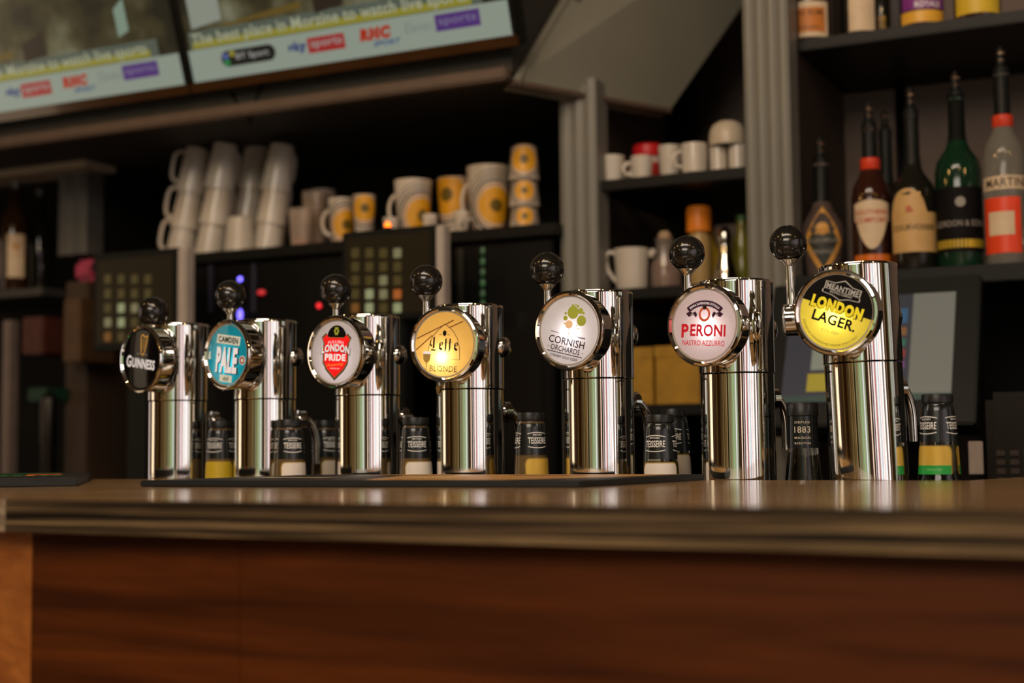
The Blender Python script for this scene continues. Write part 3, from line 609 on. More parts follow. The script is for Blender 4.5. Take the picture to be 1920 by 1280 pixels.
def syrup(px, py, dy, lab, rot, label, syrup_col=None, red=False, green=False, s=1.0, print_=False, fl=1.0):
    y = dy; t = PY(px, py, y); base = ZR; h = t.z - base
    root = empty('syrup_bottle', (t.x, y, base), 0, label, 'bottle')
    pr = [(0, h), (0.0165, h), (0.0165, h - 0.002), (0.0165, h - 0.010), (0.0180, h - 0.012), (0.0198, h - 0.03), (0.0215, h - 0.055), (0.0232, h - 0.092), (0.027 * fl, h - 0.112), (0.029 * fl, h - 0.128), (0.0295 * fl, h - 0.15), (0.0295 * fl, 0.006), (0.026, 0), (0, 0)]
    pr = [(r_ * s, z) for r_, z in pr]
    lathe('glass_body', pr, syrup_col or clear_front, root, 40)
    rf = rfun(pr); az = cam_az(t)
    lathe('cap', [(0, h + 0.0015), (0.0175 * s, h + 0.0012), (0.0182 * s, h - 0.001), (0.0182 * s, h - 0.0085), (0.0172 * s, h - 0.0095), (0.0166 * s, h - 0.0095)], capm, root, 40)
    bm = bmesh.new(); lathe_bm(bm, [(rf(z) + 0.0004, z) for z in [h - 0.010 - 0.0045 * k for k in range(11)]], 48); sl = new('sleeve', bm, sleeve_m, root)
    for da in (0, R(105), R(-105)):
        w_ = wrap(rf, az + rot + da, 0.0009)
        text('lettering', 'TEISSEIRE', 0.027 * s, 0.0085, lambda u, v: w_(u, h - 0.036 + v), white_p, sl, 0.015)
        text('lettering', 'MATHIEU', 0.013 * s, 0.0022, lambda u, v: w_(u, h - 0.0285 + v), white_p, sl, 0.01)
        arc = lambda sg: (lambda s_: h - 0.0355 + sg * (0.0100 - 9.0 * s_ * s_))
        grid_strip('oval_line', lambda q: arc(1)(q) + 0.0006, lambda q: arc(1)(q) - 0.0004, -0.014 * s, 0.014 * s, w_, white_p, sl, 14, 1)
        grid_strip('oval_line', lambda q: arc(-1)(q) + 0.0004, lambda q: arc(-1)(q) - 0.0006, -0.014 * s, 0.014 * s, w_, white_p, sl, 14, 1)
    hw = 0.0245 * s
    for da in (0, R(150)):
        for extra, mm, off in ((0.0013, edge_gold, 0.0005), (0, LAB[lab], 0.0009)):
            w2 = wrap(rf, az + rot + R(18) + da, off)
            def tp(q, e=extra):
                k = min(1, max(0, (abs(q) - (hw + e - 0.007)) / 0.007)); return h - 0.0605 + e - 0.007 * (1 - math.sqrt(max(0, 1 - k * k)))
            o = grid_strip('label', tp, lambda q: h - (0.0925 if green else 0.105), -hw - extra, hw + extra, w2, mm, root, 28, 5)
        bandm = M('label_red_band', (0.7, 0.03, 0.02), 0.4) if red else M('label_green_band', (0.02, 0.4, 0.06), 0.4)
        if red or green:
            w3 = wrap(rf, az + rot + R(18) + da, 0.0012); z1 = h - (0.0845 if red else 0.0825)
            grid_strip('label_band', lambda q: z1, lambda q: z1 - (0.02 if red else 0.0105), -hw, hw, w3, bandm, root, 16, 3)
            if green: text('lettering', 'CITRON VERT', 0.02, 0.003, lambda u, v: w3(u + 0.004, z1 - 0.005 + v) if True else 0, M('pale_green_print', (0.3, 0.7, 0.3), 0.5), root)
        if print_:
            w3 = wrap(rf, az + rot + R(18) + da, 0.0013); text('lettering', 'FRAISE', 0.020, 0.004, lambda u, v: w3(u + 0.008, h - 0.083 + v), rdp, root, 0.01); text('lettering', 'SIROP', 0.017, 0.004, lambda u, v: w3(u + 0.006, h - 0.091 + v), rdp, root, 0.01)
    return root
amber_g = M('syrup_amber_glass', (0.30, 0.2, 0.09), 0.06, 0, 0.1, 5, trans=0.5, ior=1.35)
syrup(414, 790, 1.733, 'yellow', R(-32), 'syrup bottle with yellow label between the two leftmost beer taps', amber_g)
syrup(543, 788, 1.698, 'white', R(14), 'syrup bottle with white label and red print in front of the second beer tap edge', amber_g, print_=True, fl=0.93)
syrup(611, 789, 1.835, 'cream', R(28), 'syrup bottle half hidden at the left of the tap with the red shield', amber_g)
syrup(779, 784, 1.72, 'white', R(6), 'white labelled syrup bottle between red shield tap and amber badge tap', amber_g)
syrup(995, 775, 1.72, 'gold', R(26), 'syrup bottle with gold label and red band right of the amber badge tap', amber_g, red=True)
syrup(1237, 779, 1.72, 'white', R(-20), 'shorter syrup bottle with white label left of the red lettered tap')
syrup(1262, 768, 1.81, 'cream', R(-8), 'syrup bottle standing behind another, left of the red lettered tap')
syrup(1757, 741, 1.74, 'gold', R(-42), 'clear syrup bottle with gold and green label at the right end of the row', green=True, fl=1.08)
# dark sleeved bottle with year
t = PY(1504, 756, 1.738); h = t.z - ZR
root = empty('syrup_bottle', (t.x, 1.738, ZR), 0, 'clear glass syrup bottle with a black sleeve marked 1883', 'bottle')
pr = [(0, h), (0.0175, h), (0.018, h - 0.02), (0.0185, h - 0.055), (0.0225, h - 0.09), (0.027, h - 0.12), (0.029, h - 0.15), (0.029, 0.006), (0.026, 0), (0, 0)]
lathe('glass_body', pr, clear_front, root, 40); rf = rfun(pr); az = cam_az(t)
lathe('cap', [(0, h + 0.001), (0.0186, h + 0.0005), (0.0195, h - 0.001), (0.0195, h - 0.015), (0.0186, h - 0.016)], capm, root, 40)
sl = lathe('sleeve', [(rf(z) + 0.0005, z) for z in [h - 0.015 - 0.004 * k for k in range(11)]], sleeve_m, root, 48)
w_ = wrap(rf, az + R(-2), 0.001)
for body, W_, H_, z_ in (('DEPUIS', 0.019, 0.0028, h - 0.0235), ('1883', 0.020, 0.0078, h - 0.0325), ('MAISON', 0.020, 0.0028, h - 0.0425), ('ROUTIN', 0.020, 0.0028, h - 0.049)):
    text('lettering', body, W_, H_, lambda u, v: w_(u, z_ + v), M('pale_gold_print', (0.7, 0.6, 0.45), 0.5), sl, 0.01, 0, 1.1)

# ================================================================ BACK BAR STRUCTURE
tr = [0]
def pillar(x0, x1, y, ztop, zbot, dep, flutes=4, m=None, depth_dir=1):
    """fluted pilaster between world x0..x1 with front at y"""
    tr[0] += 1; bm = bmesh.new(); n = flutes * 8; Wd = x1 - x0; pts = [(x0, y + dep)]
    for k in range(n + 1):
        u = k / n; dd = 0.006 * abs(math.sin(u * flutes * PI)); pts.append((x0 + Wd * u, y - dd))
    pts.append((x1, y + dep))
    vs = [bm.verts.new((a, b, zbot)) for a, b in pts]; f = bm.faces.new(vs)
    r_ = bmesh.ops.extrude_face_region(bm, geom=[f]); bmesh.ops.translate(bm, vec=(0, 0, ztop - zbot), verts=[v for v in r_['geom'] if isinstance(v, bmesh.types.BMVert)])
    return struct(new('trim_%d' % tr[0], bm, m or greypaint))
yc = 2.55
pillar(PY(1398, 300, yc).x, PY(1484, 300, yc).x, yc, ZT, 0, 0.06)
pillar(PY(1050, 300, 2.62).x, PY(1119, 300, 2.62).x, 2.62, PY(1085, 178, 2.62).z + 0.03, 0, 0.06, 3)
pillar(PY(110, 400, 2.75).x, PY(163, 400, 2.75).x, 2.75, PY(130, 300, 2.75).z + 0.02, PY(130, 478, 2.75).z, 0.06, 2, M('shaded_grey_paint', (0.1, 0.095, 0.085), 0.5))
# soffit over the middle bay
zb = PY(960, 153, 2.45).z; xe = PY(960, 153, 2.45).x
soffit = struct(box('trim_4', ((XL + xe) / 2, (2.45 + YF) / 2, (zb + 0.02 + ZT) / 2), (xe - XL, YF - 2.45, ZT - zb - 0.02), M('soffit_paint', (0.045, 0.042, 0.034), 0.65)))
struct(box('trim_5', ((XL + xe) / 2, 2.438, zb + 0.0125), (xe - XL, 0.03, 0.025), M('brown_trim_paint', (0.12, 0.08, 0.058), 0.55), bev=0.004))
# sloping fascia at the end of the soffit
pA, pB = PZ(960, 155, zb), PZ(1255, 208, zb)
tA = PY(1062, -14, pA.y + 0.22); tB = PY(1420, -30, pB.y + 0.22)
tA = pA + (tA - pA) * 2.1; tB = pB + (tB - pB) * 2.1
struct(slab('trim_6', [pA, pB, tB, tA], 0.03, olivepaint))
def lerp(a, b, t): return a + (b - a) * t
nrm = (pB - pA).cross(tA - pA).normalized()
if nrm.dot(cam_loc - pA) < 0: nrm = -nrm
for k, (u, r_) in enumerate(((0.42, 0.009), (0.50, 0.006), (0.02, 0.010))):
    a, b = lerp(pA, pB, u), lerp(tA, tB, u); tr[0] = 6 + k
    struct(tube('trim_%d' % (7 + k), [a + nrm * 0.001, b + nrm * 0.001], r_, olivepaint, None, 12))
a, b = pA, pB; struct(tube('trim_10', [a, b], 0.007, M('brown_trim_paint'), None, 8))
# dark recess behind the cups, side partitions
xl_p = PY(1050, 400, 2.62).x
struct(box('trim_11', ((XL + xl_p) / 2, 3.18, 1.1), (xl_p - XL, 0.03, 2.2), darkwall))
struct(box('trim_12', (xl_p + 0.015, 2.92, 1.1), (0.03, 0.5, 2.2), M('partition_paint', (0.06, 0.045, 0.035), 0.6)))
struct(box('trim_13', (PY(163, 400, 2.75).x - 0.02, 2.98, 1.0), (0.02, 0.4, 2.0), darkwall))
xr_p = PY(1484, 300, yc).x
struct(box('trim_14', (xr_p - 0.012, 2.92, 1.6), (0.02, 0.66, 3.2), M('brown_dark_board', (0.035, 0.02, 0.012), 0.6)))
struct(box('trim_15', (PY(1266, 200, 3.2).x, 3.24, 1.6), (0.055, 0.05, 3.2), matblack, bev=0.004))
struct(box('trim_16', (PY(1668, 200, 3.2).x, 3.25, 1.6), (0.07, 0.05, 3.2), M('grey_strip', (0.06, 0.05, 0.045), 0.5), bev=0.004))
# pale wedge of an overhead panel at the far left
q = [PY(25, 300, 2.75), PY(150, 295, 2.75), PY(160, 318, 2.9), PY(60, 322, 2.9)]
zz = PY(110, 318, 2.7).z
struct(box('trim_17', ((PY(-60, 300, 2.7).x + PY(160, 300, 2.7).x) / 2, 2.755, zz + 0.012), (PY(160, 300, 2.7).x - PY(-60, 300, 2.7).x, 0.11, 0.024), M('pale_shelf_board', (0.5, 0.4, 0.28), 0.5)))

def shelf(px0, px1, pxr, pyr, y0, y1, t, mat, label, cat='shelf'):
    z = PY(pxr, pyr, y0).z; x0, x1 = PY(px0, pyr, y0).x, PY(px1, pyr, y0).x
    o = box('shelf', (0, 0, -t / 2), (x1 - x0, y1 - y0, t), mat, bev=0.002); o.location = ((x0 + x1) / 2, (y0 + y1) / 2, z); tag(o, label, cat); return z
shelfm = M('black_shelf', (0.006, 0.006, 0.005), 0.45, spec=0.25)
zS1 = shelf(1113, 1400, 1260, 325, 2.64, 3.2, 0.022, shelfm, 'black shelf carrying white mugs between the two grey pillars')
zS2 = shelf(1113, 1400, 1260, 535, 2.64, 3.2, 0.022, shelfm, 'black shelf carrying the white jug and carafe between the pillars')
zS3 = shelf(1113, 1400, 1260, 757, 2.64, 3.2, 0.022, shelfm, 'low black shelf carrying the yellow boxes')
zR1 = shelf(1492, 2150, 1700, 47, 2.62, 3.25, 0.022, shelfm, 'top black shelf of spirits right of the thick grey pillar')
zR2 = shelf(1492, 2150, 1720, 503, 2.55, 3.25, 0.03, shelfm, 'lower black shelf of spirits with pourers right of the thick grey pillar')
# ledge with the cups
zK = PY(800, 437, 2.58).z
xk0, xk1 = PY(172, 440, 2.58).x, PY(1042, 440, 2.58).x
kl = box('shelf', (0, 0, -0.012), (xk1 - xk0, 0.5, 0.024), shelfm, bev=0.002); kl.location = ((xk0 + xk1) / 2, 2.86, zK); kl.location.y = 2.83; tag(kl, 'long black shelf carrying white mugs and patterned cups under the screens', 'shelf')
# back counter
ZB = ZC - 0.13
bc_ = empty('back_counter', (-1.0, 2.6, 0), 0, 'dark back counter behind the bar carrying tills and machines', 'counter')
box('worktop', (-0.6, 0.2, ZB - 0.02), (6.0, 0.95, 0.04), M('dark_worktop', (0.02, 0.018, 0.015), 0.4), bc_, bev=0.003)
box('cabinet', (-0.6, 0.25, (ZB - 0.04) / 2), (6.0, 0.85, ZB - 0.04), matblack, bc_)
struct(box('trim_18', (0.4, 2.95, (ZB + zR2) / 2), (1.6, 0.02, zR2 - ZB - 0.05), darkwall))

added_board = M('added_taupe_board', (0.15, 0.11, 0.09), 0.7, 0, 0.1, 5)  # boards added ahead of the wall, where light reaches behind the bottles
xa, xb, xc = PY(1556, 200, 3.0).x, PY(1676, 200, 3.0).x, PY(2150, 200, 3.0).x
struct(box('trim_40', ((xa + xb) / 2, 3.01, (zR1 + zR2) / 2), (xb - xa, 0.02, zR1 - zR2 - 0.032), added_board, bev=0.002))
struct(box('trim_41', ((xb + xc) / 2 + 0.012, 3.01, (zR1 + zR2) / 2), (xc - xb - 0.024, 0.02, zR1 - zR2 - 0.032), added_board, bev=0.002))
# ================================================================ TVS
tilt = R(19); upv = Vector((0, -math.sin(tilt), math.cos(tilt))); outv = Vector((0, -math.cos(tilt), -math.sin(tilt)))
YTV = 2.40
o0 = PY(365, 156, YTV); o1 = PY(962, 64, YTV); zt = (o0.z + o1.z) / 2; WTV = o1.x - o0.x
O = Vector((o0.x, YTV, zt))
def uv(px, py):
    q = PP(px, py, O, outv) - O; return (q.x, q.dot(upv))
def emis(name, c, s): return M(name, (0.02, 0.02, 0.02), 0.25, emit=c, es=s, var=0)
ES = 0.42
def pic_mat(name, cols, scale, s):
    m = bpy.data.materials.new(name); m.use_nodes = True; nt = m.node_tree; b = nt.nodes['Principled BSDF']; b.inputs['Base Color'].default_value = (0.01, 0.01, 0.01, 1); b.inputs['Roughness'].default_value = 0.25
    tc = nt.nodes.new('ShaderNodeTexCoord'); n = nt.nodes.new('ShaderNodeTexNoise'); n.inputs['Scale'].default_value = scale; n.inputs['Detail'].default_value = 3
    r_ = nt.nodes.new('ShaderNodeValToRGB'); e = r_.color_ramp.elements; e[0].position = 0.35; e[1].position = 0.68; e[0].color = (*cols[0], 1); e[1].color = (*cols[-1], 1)
    for i_, c in enumerate(cols[1:-1]): k = e.new(0.35 + 0.33 * (i_ + 1) / (len(cols) - 1)); k.color = (*c, 1)
    nt.links.new(tc.outputs['Object'], n.inputs['Vector']); nt.links.new(n.outputs['Fac'], r_.inputs['Fac']); nt.links.new(r_.outputs['Color'], b.inputs['Emission Color']); b.inputs['Emission Strength'].default_value = s
    return m
picm = pic_mat('screen_picture', [(0.02, 0.018, 0.01), (0.06, 0.05, 0.02), (0.16, 0.15, 0.08), (0.30, 0.30, 0.2)], 7, 0.6)
HTV = WTV * 9 / 16
tvr = empty('television', O, 0, 'flat television hung above the cups, right hand one of the pair', 'television', 'televisions over the bar')
fT = lambda off: (lambda u, v: tuple(upv * v + Vector((u, 0, 0)) + outv * off))
def tvbox(name, u0, u1, v0, v1, o_0, o_1, mat, bev=0.0):
    bm = bmesh.new(); rot = Matrix(((1, 0, 0), (0, -outv.y, upv.y), (0, -outv.z, upv.z)))
    bx(bm, Vector(((u0 + u1) / 2, 0, 0)) + upv * (v0 + v1) / 2 + outv * (o_0 + o_1) / 2, (u1 - u0, abs(o_1 - o_0), v1 - v0), bev, rot); return new(name, bm, mat, tvr, smooth=bev > 0)
bz = 0.010
tvbox('casing', -bz, WTV + bz, -0.022, HTV + bz, -0.045, -0.002, blackplas, 0.004)
for a in ((-bz, WTV + bz, -0.022, 0.0), (-bz, WTV + bz, HTV, HTV + bz), (-bz, 0, 0, HTV), (WTV, WTV + bz, 0, HTV)):
    tvbox('bezel', *a, -0.002, 0.005, M('bezel_with_reflection', (0.05, 0.022, 0.008), 0.15, 0, 0.1, 10, coat=0.5) if a[3] <= 0 else blackplas, 0.0015)  # orange-brown reflection put into the lower bezel's colour
scr = flat('screen', [(0, 0), (WTV, 0), (WTV, HTV), (0, HTV)], fT(0.0), picm, tvr)
_, sh = uv(660, 42)
sh = uv(380, 92)[1]
flat('banner', [(0, 0.0), (WTV, 0.0), (WTV, sh), (0, sh)], fT(0.0006), emis('banner_white', (0.50, 0.58, 0.47), ES * 1.05), scr)
flat('banner', [(0.008, sh), (WTV * 0.93, sh), (WTV * 0.93, sh + 0.038), (0.008, sh + 0.038)], fT(0.0005), emis('banner_grey', (0.16, 0.2, 0.15), ES), scr)
flat('banner', [(0.015, sh + 0.002), (WTV * 0.9, sh + 0.002), (WTV * 0.9, sh + 0.017), (0.015, sh + 0.017)], fT(0.0007), emis('banner_yellow', (0.5, 0.45, 0.04), ES), scr)
text('lettering', 'The best place in Morzine to watch live sports', WTV * 0.87, 0.031, lambda u, v: fT(0.0011)(WTV * 0.455 + u, sh + 0.018 + v), emis('lettering_white', (0.62, 0.64, 0.42), ES * 1.1), scr, 0.02)
def mid(pxa, pya): return uv(pxa, pya)
LS = 1.33
_fT = fT
fT_c = [0, 0]
def fL(off): return lambda u, v: _fT(off)(fT_c[0] + (u - fT_c[0]) * LS, fT_c[1] + (v - fT_c[1]) * LS)
c = mid(466, 104); fT_c[:] = c; hw = 0.052; hh = 0.0125
pill = ringpts(c[0] + hw - hh, c[1], hh, hh, 10, -PI / 2, PI / 2) + [(c[0] + hw - hh, c[1] + hh)] + ringpts(c[0] - hw + hh, c[1], hh, hh, 10, PI / 2, 3 * PI / 2) + [(c[0] - hw + hh, c[1] - hh)]
flat('logo', pill, fL(0.0012), emis('logo_black', (0.01, 0.012, 0.01), ES), scr)
for (x_, y_, cc_, nm) in ((-0.043, 0.004, (0.15, 0.2, 0.6), 'logo_blue'), (-0.042, -0.006, (0.03, 0.4, 0.1), 'logo_green'), (-0.030, 0.007, (0.5, 0.45, 0.05), 'logo_yellow')): flat('logo', ringpts(c[0] + x_, c[1] + y_, 0.006, 0.005, 12), fL(0.0015), emis(nm, cc_, ES), scr)
text('lettering', 'BT Sport', 0.062, 0.012, lambda u, v: fL(0.0018)(c[0] + u + 0.008, c[1] + v), emis('lettering_pale', (0.6, 0.6, 0.55), ES), scr, 0.02)
c1 = mid(592, 84); fT_c[:] = c1; text('lettering', 'sky', 0.034, 0.019, lambda u, v: fL(0.0018)(c1[0] - 0.033 + u, c1[1] + v), emis('logo_navy', (0.05, 0.09, 0.3), ES), scr, 0.06)
flat('logo', [(c1[0] - 0.014, c1[1] - 0.0115), (c1[0] + 0.053, c1[1] - 0.0115), (c1[0] + 0.053, c1[1] + 0.0115), (c1[0] - 0.014, c1[1] + 0.0115)], fL(0.0012), emis('logo_red', (0.62, 0.03, 0.03), ES), scr)
text('lettering', 'sports', 0.056, 0.014, lambda u, v: fL(0.0018)(c1[0] + 0.020 + u, c1[1] + v), emis('lettering_pale'  , (0.6, 0.6, 0.55), ES), scr, 0.01)
c2 = mid(706, 62); fT_c[:] = c2; text('lettering', 'RMC', 0.055, 0.019, lambda u, v: fL(0.0018)(c2[0] - 0.002 + u, c2[1] + v), emis('logo_red2', (0.72, 0.04, 0.01), ES), scr, 0.09, 0.15)
text('lettering', 'SPORT', 0.048, 0.008, lambda u, v: fL(0.0018)(c2[0] + 0.016 + u, c2[1] - 0.0155 + v), emis('logo_navy2', (0.08, 0.16, 0.36), ES), scr, 0.04, 0.3)
c3 = mid(830, 42); fT_c[:] = c3; text('lettering', 'Eleven', 0.046, 0.016, lambda u, v: fL(0.0018)(c3[0] - 0.040 + u, c3[1] + v), emis('lettering_grey', (0.36, 0.4, 0.36), ES), scr)
flat('logo', [(c3[0] - 0.012, c3[1] - 0.0120), (c3[0] + 0.062, c3[1] - 0.0120), (c3[0] + 0.062, c3[1] + 0.0120), (c3[0] - 0.012, c3[1] + 0.0120)], fL(0.0012), emis('logo_purple', (0.14, 0.05, 0.32), ES), scr)
text('lettering', 'sports', 0.062, 0.013, lambda u, v: fL(0.0018)(c3[0] + 0.025 + u, c3[1] + v), emis('lettering_lilac', (0.35, 0.3, 0.5), ES), scr, 0.01)
# picture content: a room scene in plain shapes
for (u0, v0, u1, v1, cc_, nm) in ((0.02, 0.11, 0.10, 0.3, (0.5, 0.55, 0.45), 'pic_pale'), (0.10, 0.105, 0.30, 0.13, (0.22, 0.14, 0.02), 'pic_ochre'), (0.33, 0.1, 0.40, 0.16, (0.03, 0.02, 0.012), 'pic_dark'), (WTV * .80, 0.12, WTV * .84, 0.2, (0.4, 0.55, 0.42), 'pic_mint')):
    flat('picture_patch', [(u0, v0), (u1, v0 + 0.01), (u1, v1), (u0, v1 - 0.02)], fT(0.0006), emis(nm, cc_, ES), scr)
tube('bracket', [Vector((0.06, 0.05, -0.02)), Vector((0.10, 0.06, -0.085)), Vector((0.14, 0.05, -0.01))], 0.006, blackplas, tvr, 8)
for a in (0.12, WTV - 0.12): box('wall_mount', (a, 0.045 + 0.02, 0.16), (0.05, 0.05, 0.2), blackplas, tvr)
tv2 = copy_tree(tvr); tv2.location = O - Vector((WTV + 2 * bz + 0.004, 0, 0)); tv2['label'] = 'flat television in the top left corner, left hand one of the pair'

# ================================================================ CUPS AND MUGS
def mug_parts(root, r0, r1, h, hs=1.0, hang=PI, mat=None, inv=False, squareh=False, handle=True):
    """r0 bottom radius, r1 rim radius; handle at azimuth hang"""
    mat = mat or ceramic; t = 0.003
    pr = [(0, 0), (r0 * 0.8, 0), (r0, 0.004), (r0 + (r1 - r0) * 0.55, h * 0.5), (r1, h), (r1 - t, h), (r0 + (r1 - r0) * 0.5 - t, h * 0.5), (r0 - t, 0.008), (0, 0.006)]
    if inv: pr = [(r, h - z) for r, z in pr]
    b = lathe('body', pr, mat, root, 32)
    if handle:
        pts = []; rm = (r0 + r1) / 2; hh = h * 0.33 * hs; dx = 0.026 * hs
        for k in range(15):
            a = -PI / 2 + PI * k / 14; e = 0.6 if squareh else 1.0
            cxx = math.copysign(abs(math.cos(a)) ** e, math.cos(a)) * dx; czz = math.copysign(abs(math.sin(a)) ** e, math.sin(a)) * hh
            pts.append(Vector(((rm - 0.004 + cxx) * math.cos(hang), (rm - 0.004 + cxx) * math.sin(hang), h * 0.52 + czz)))
        tube('handle', pts, 0.0048 * hs, mat, root, 10)
    return b
CL = R(180 - 2)      # azimuth pointing to image left
LEFT = math.atan2(-cr.y, -cr.x)
RIGHT = math.atan2(cr.y, cr.x)
# leaning stacks of white mugs, upside down and nested
def stack(bpx, tpx, n, ydp, handles, idx, r0=0.0275, r1=0.0365, mh=0.112):
    b = PY(bpx, 455, ydp); tt = PY(tpx[0], tpx[1], ydp)
    ax = (Vector((tt.x, ydp, tt.z)) - Vector((b.x, ydp, zK))); Lh = ax.length; ax.normalize()
    rot = Vector((0, 0, 1)).rotation_difference(ax).to_euler()
    sp = (Lh - mh) / max(1, n - 1)
    ords = ['lowest', 'second', 'third', 'topmost'] if n > 3 else (['lowest', 'middle', 'topmost'] if n == 3 else ['lower', 'upper'])
    for k in range(n):
        pos = Vector((b.x, ydp, zK)) + ax * (sp * k)
        if k == 0: pos.z += math.sin(abs(rot.y)) * r1
        e = empty('mug', pos, 0, 'white mug turned upside down, %s of the %s leaning stack from the left' % (ords[k], idx), 'mug', 'white mugs stacked on the left of the long shelf')
        e.rotation_euler = rot
        mug_parts(e, r0, r1, mh, 1.0, LEFT + (0 if handles else R(-120)), inv=True, squareh=True)
stack(336, (372, 276), 3, 2.72, True, 'first')
stack(392, (424, 268), 3, 2.70, False, 'second')
stack(452, (482, 270), 3, 2.80, False, 'third')
stack(500, (530, 270), 3, 2.72, False, 'fourth')
e = empty('mug', (PY(449, 455, 2.66).x, 2.66, zK), 0, 'single white mug upside down in front of the leaning mug stacks', 'mug'); mug_parts(e, 0.028, 0.036, 0.088, 1, LEFT + PI, inv=True, handle=False)
# glass tumblers beside them
pinkglass = M('tinted_tumbler_glass', (0.9, 0.75, 0.62), 0.05, 0, 0, 5, trans=0.75, ior=1.4)
for k, (px, hh, lab) in enumerate(((566, 0.10, 'short clear tumbler left of the patterned cups'), (590, 0.15, 'tall clear glass beside the patterned cups'), (606, 0.165, 'tallest clear glass behind the patterned cups'))):
    y_ = 2.70 + 0.06 * k; e = empty('tumbler', (PY(px, 455, y_).x, y_, zK), 0, lab, 'glass')
    lathe('bowl', [(0, 0), (0.022, 0), (0.024, 0.01), (0.030, hh), (0.0285, hh), (0.0225, 0.014), (0, 0.012)], pinkglass, e, 28)
    lathe('drink_residue', [(0, 0.0125), (0.0215, 0.0145), (0.0228, 0.03), (0, 0.03)], M('amber_residue', (0.6, 0.22, 0.05), 0.3), e, 24)
# patterned cups
cupW = M('cream_cup', (0.70, 0.60, 0.48), 0.25, 0, 0.05, 20, coat=0.3); amberP = M('amber_print', (0.80, 0.38, 0.015), 0.35); ringP = M('grey_ring_print', (0.03, 0.025, 0.025), 0.4); orP = M('orange_ring_print', (0.5, 0.2, 0.03), 0.4); centP = M('brown_emblem_print', (0.16, 0.10, 0.01), 0.4)
def pcup(px, py, w, h, y, label, disc=(0, 0.5, 0.33), handle=False, inv=False, tiltdeg=0, on=True, half=False):
    """centre-bottom pixel, width and height in pixels"""
    b = PY(px, py, y); s = mpp(b); r_ = w * s / 2; hh = h * s
    e = empty('patterned_cup', (b.x, y, zK + (0 if on is True else on)), 0, label, 'cup', 'patterned cups on the long shelf')
    r0, r1 = (r_ * 0.72, r_) if not inv else (r_ * 0.85, r_)
    mug_parts(e, r0, r1, hh, 0.8, LEFT, cupW, inv=inv, handle=handle)
    rf_ = lambda z: (r0 + (r1 - r0) * (z / hh)) if not inv else (r1 + (r0 - r1) * (z / hh))
    az = cam_az(b); w_ = wrap(rf_, az, 0.0008); dx, dz, dr = disc[0] * r_, disc[1] * hh, disc[2] * hh
    cl = lambda z: min(max(z, 0.002), hh - 0.002)
    fn = lambda u, v: w_(u, cl(v))
    dr *= 0.88
    def circ(r0_, r1_, m, o_):
        ww = wrap(rf_, az, o_); annulus('printed_ring', dx, dz, r0_, r1_, lambda u, v: ww(u, cl(v)), m, e, 28)
    circ(0.0001, dr, amberP, 0.0010); circ(0.0001, dr * 0.35, centP, 0.0014)
    circ(dr * 1.12, dr * 1.2, orP, 0.001); circ(dr * 1.32, dr * 1.44, ringP, 0.001); circ(dr * 1.60, dr * 1.68, ringP, 0.001); circ(dr * 1.86, dr * 1.91, ringP, 0.001)
    return e
pcup(640, 448, 50, 92, 2.68, 'patterned cup with an amber disc, leftmost of the patterned cups', (0.45, 0.45, 0.34), True)
pcup(683, 446, 44, 92, 2.66, 'patterned cup with its amber disc high on the side, second from the left', (0.05, 0.72, 0.3))
pcup(775, 440, 72, 112, 2.66, 'large patterned cup with wide grey rings behind the dark monitor', (0.55, 0.38, 0.34), True)
pcup(853, 434, 66, 118, 2.72, 'patterned cup with a dark amber disc next to the large ringed cup', (-0.5, 0.72, 0.36), False)
pcup(917, 432, 84, 132, 2.70, 'largest patterned cup with amber disc and a round handle beside it', (0.35, 0.42, 0.30), True)
zz_ = 0
for k, (lb, hh) in enumerate((('lowest', 45), ('middle', 50), ('topmost', 66))):
    e = pcup(984, 428, 58, hh, 2.66, 'patterned cup, %s in the stack of three at the right end' % lb, (0.0, 0.55, 0.42), False, True, 0, zz_)
    zz_ += hh * mpp(PY(984, 428, 2.66)) + 0.0005
for k, (px, w_, lb) in enumerate(((735, 40, 'leftmost'), (868, 44, 'rightmost'), (808, 38, 'middle'))):
    b = PY(px, 372, 2.62); e = empty('espresso_cup', (b.x, 2.615, zK), 0, 'small cream espresso cup in front of the patterned cups, %s one' % lb, 'cup', 'small espresso cups'); r_ = 0.017
    mug_parts(e, r_ * .7, r_, 0.045, 0.7, LEFT + PI / 2, cupW)
# middle bay shelf one
def wmug(px, y, w, h, z, hang, label, r0f=0.8, mat=None):
    b = PY(px, 300, y); s = mpp(b); e = empty('mug', (b.x, y, z), 0, label, 'mug', 'white mugs on the shelf between the pillars')
    mug_parts(e, w * s / 2 * r0f, w * s / 2, h * s, 0.8, hang, mat or ceramic, handle=hang is not None); return e
wmug(1147, 2.69, 48, 52, zS1, RIGHT, 'white mug at the left end of the shelf between the pillars')
wmug(1203, 2.70, 42, 48, zS1, LEFT, 'white mug in front of the red lidded jar')
wmug(1256, 2.74, 44, 70, zS1, None, 'tall white mug behind, right of the red lidded jar')
wmug(1302, 2.68, 50, 58, zS1, LEFT, 'white mug with its handle to the left, near the shelf middle', 0.92)
wmug(1347, 2.70, 34, 52, zS1, None, 'white mug under the rounded pot, left one', 0.95)
wmug(1383, 2.70, 34, 52, zS1, None, 'white mug under the rounded pot, right one', 0.95)
b = PY(1364, 260, 2.70); s = mpp(b); e = empty('white_bowl', (b.x, 2.70, zS1 + 52 * s + 0.0005), 0, 'rounded white bowl upside down on two white mugs', 'bowl')
lathe('body', [(0.036, 0), (0.037, 0.012), (0.035, 0.03), (0.029, 0.042), (0.018, 0.049), (0.012, 0.050), (0, 0.050), (0, 0.046), (0.016, 0.045), (0.027, 0.038), (0.033, 0.028), (0.034, 0), (0.036, 0)], M('cream_china', (0.6, 0.5, 0.38), 0.3), e, 36)
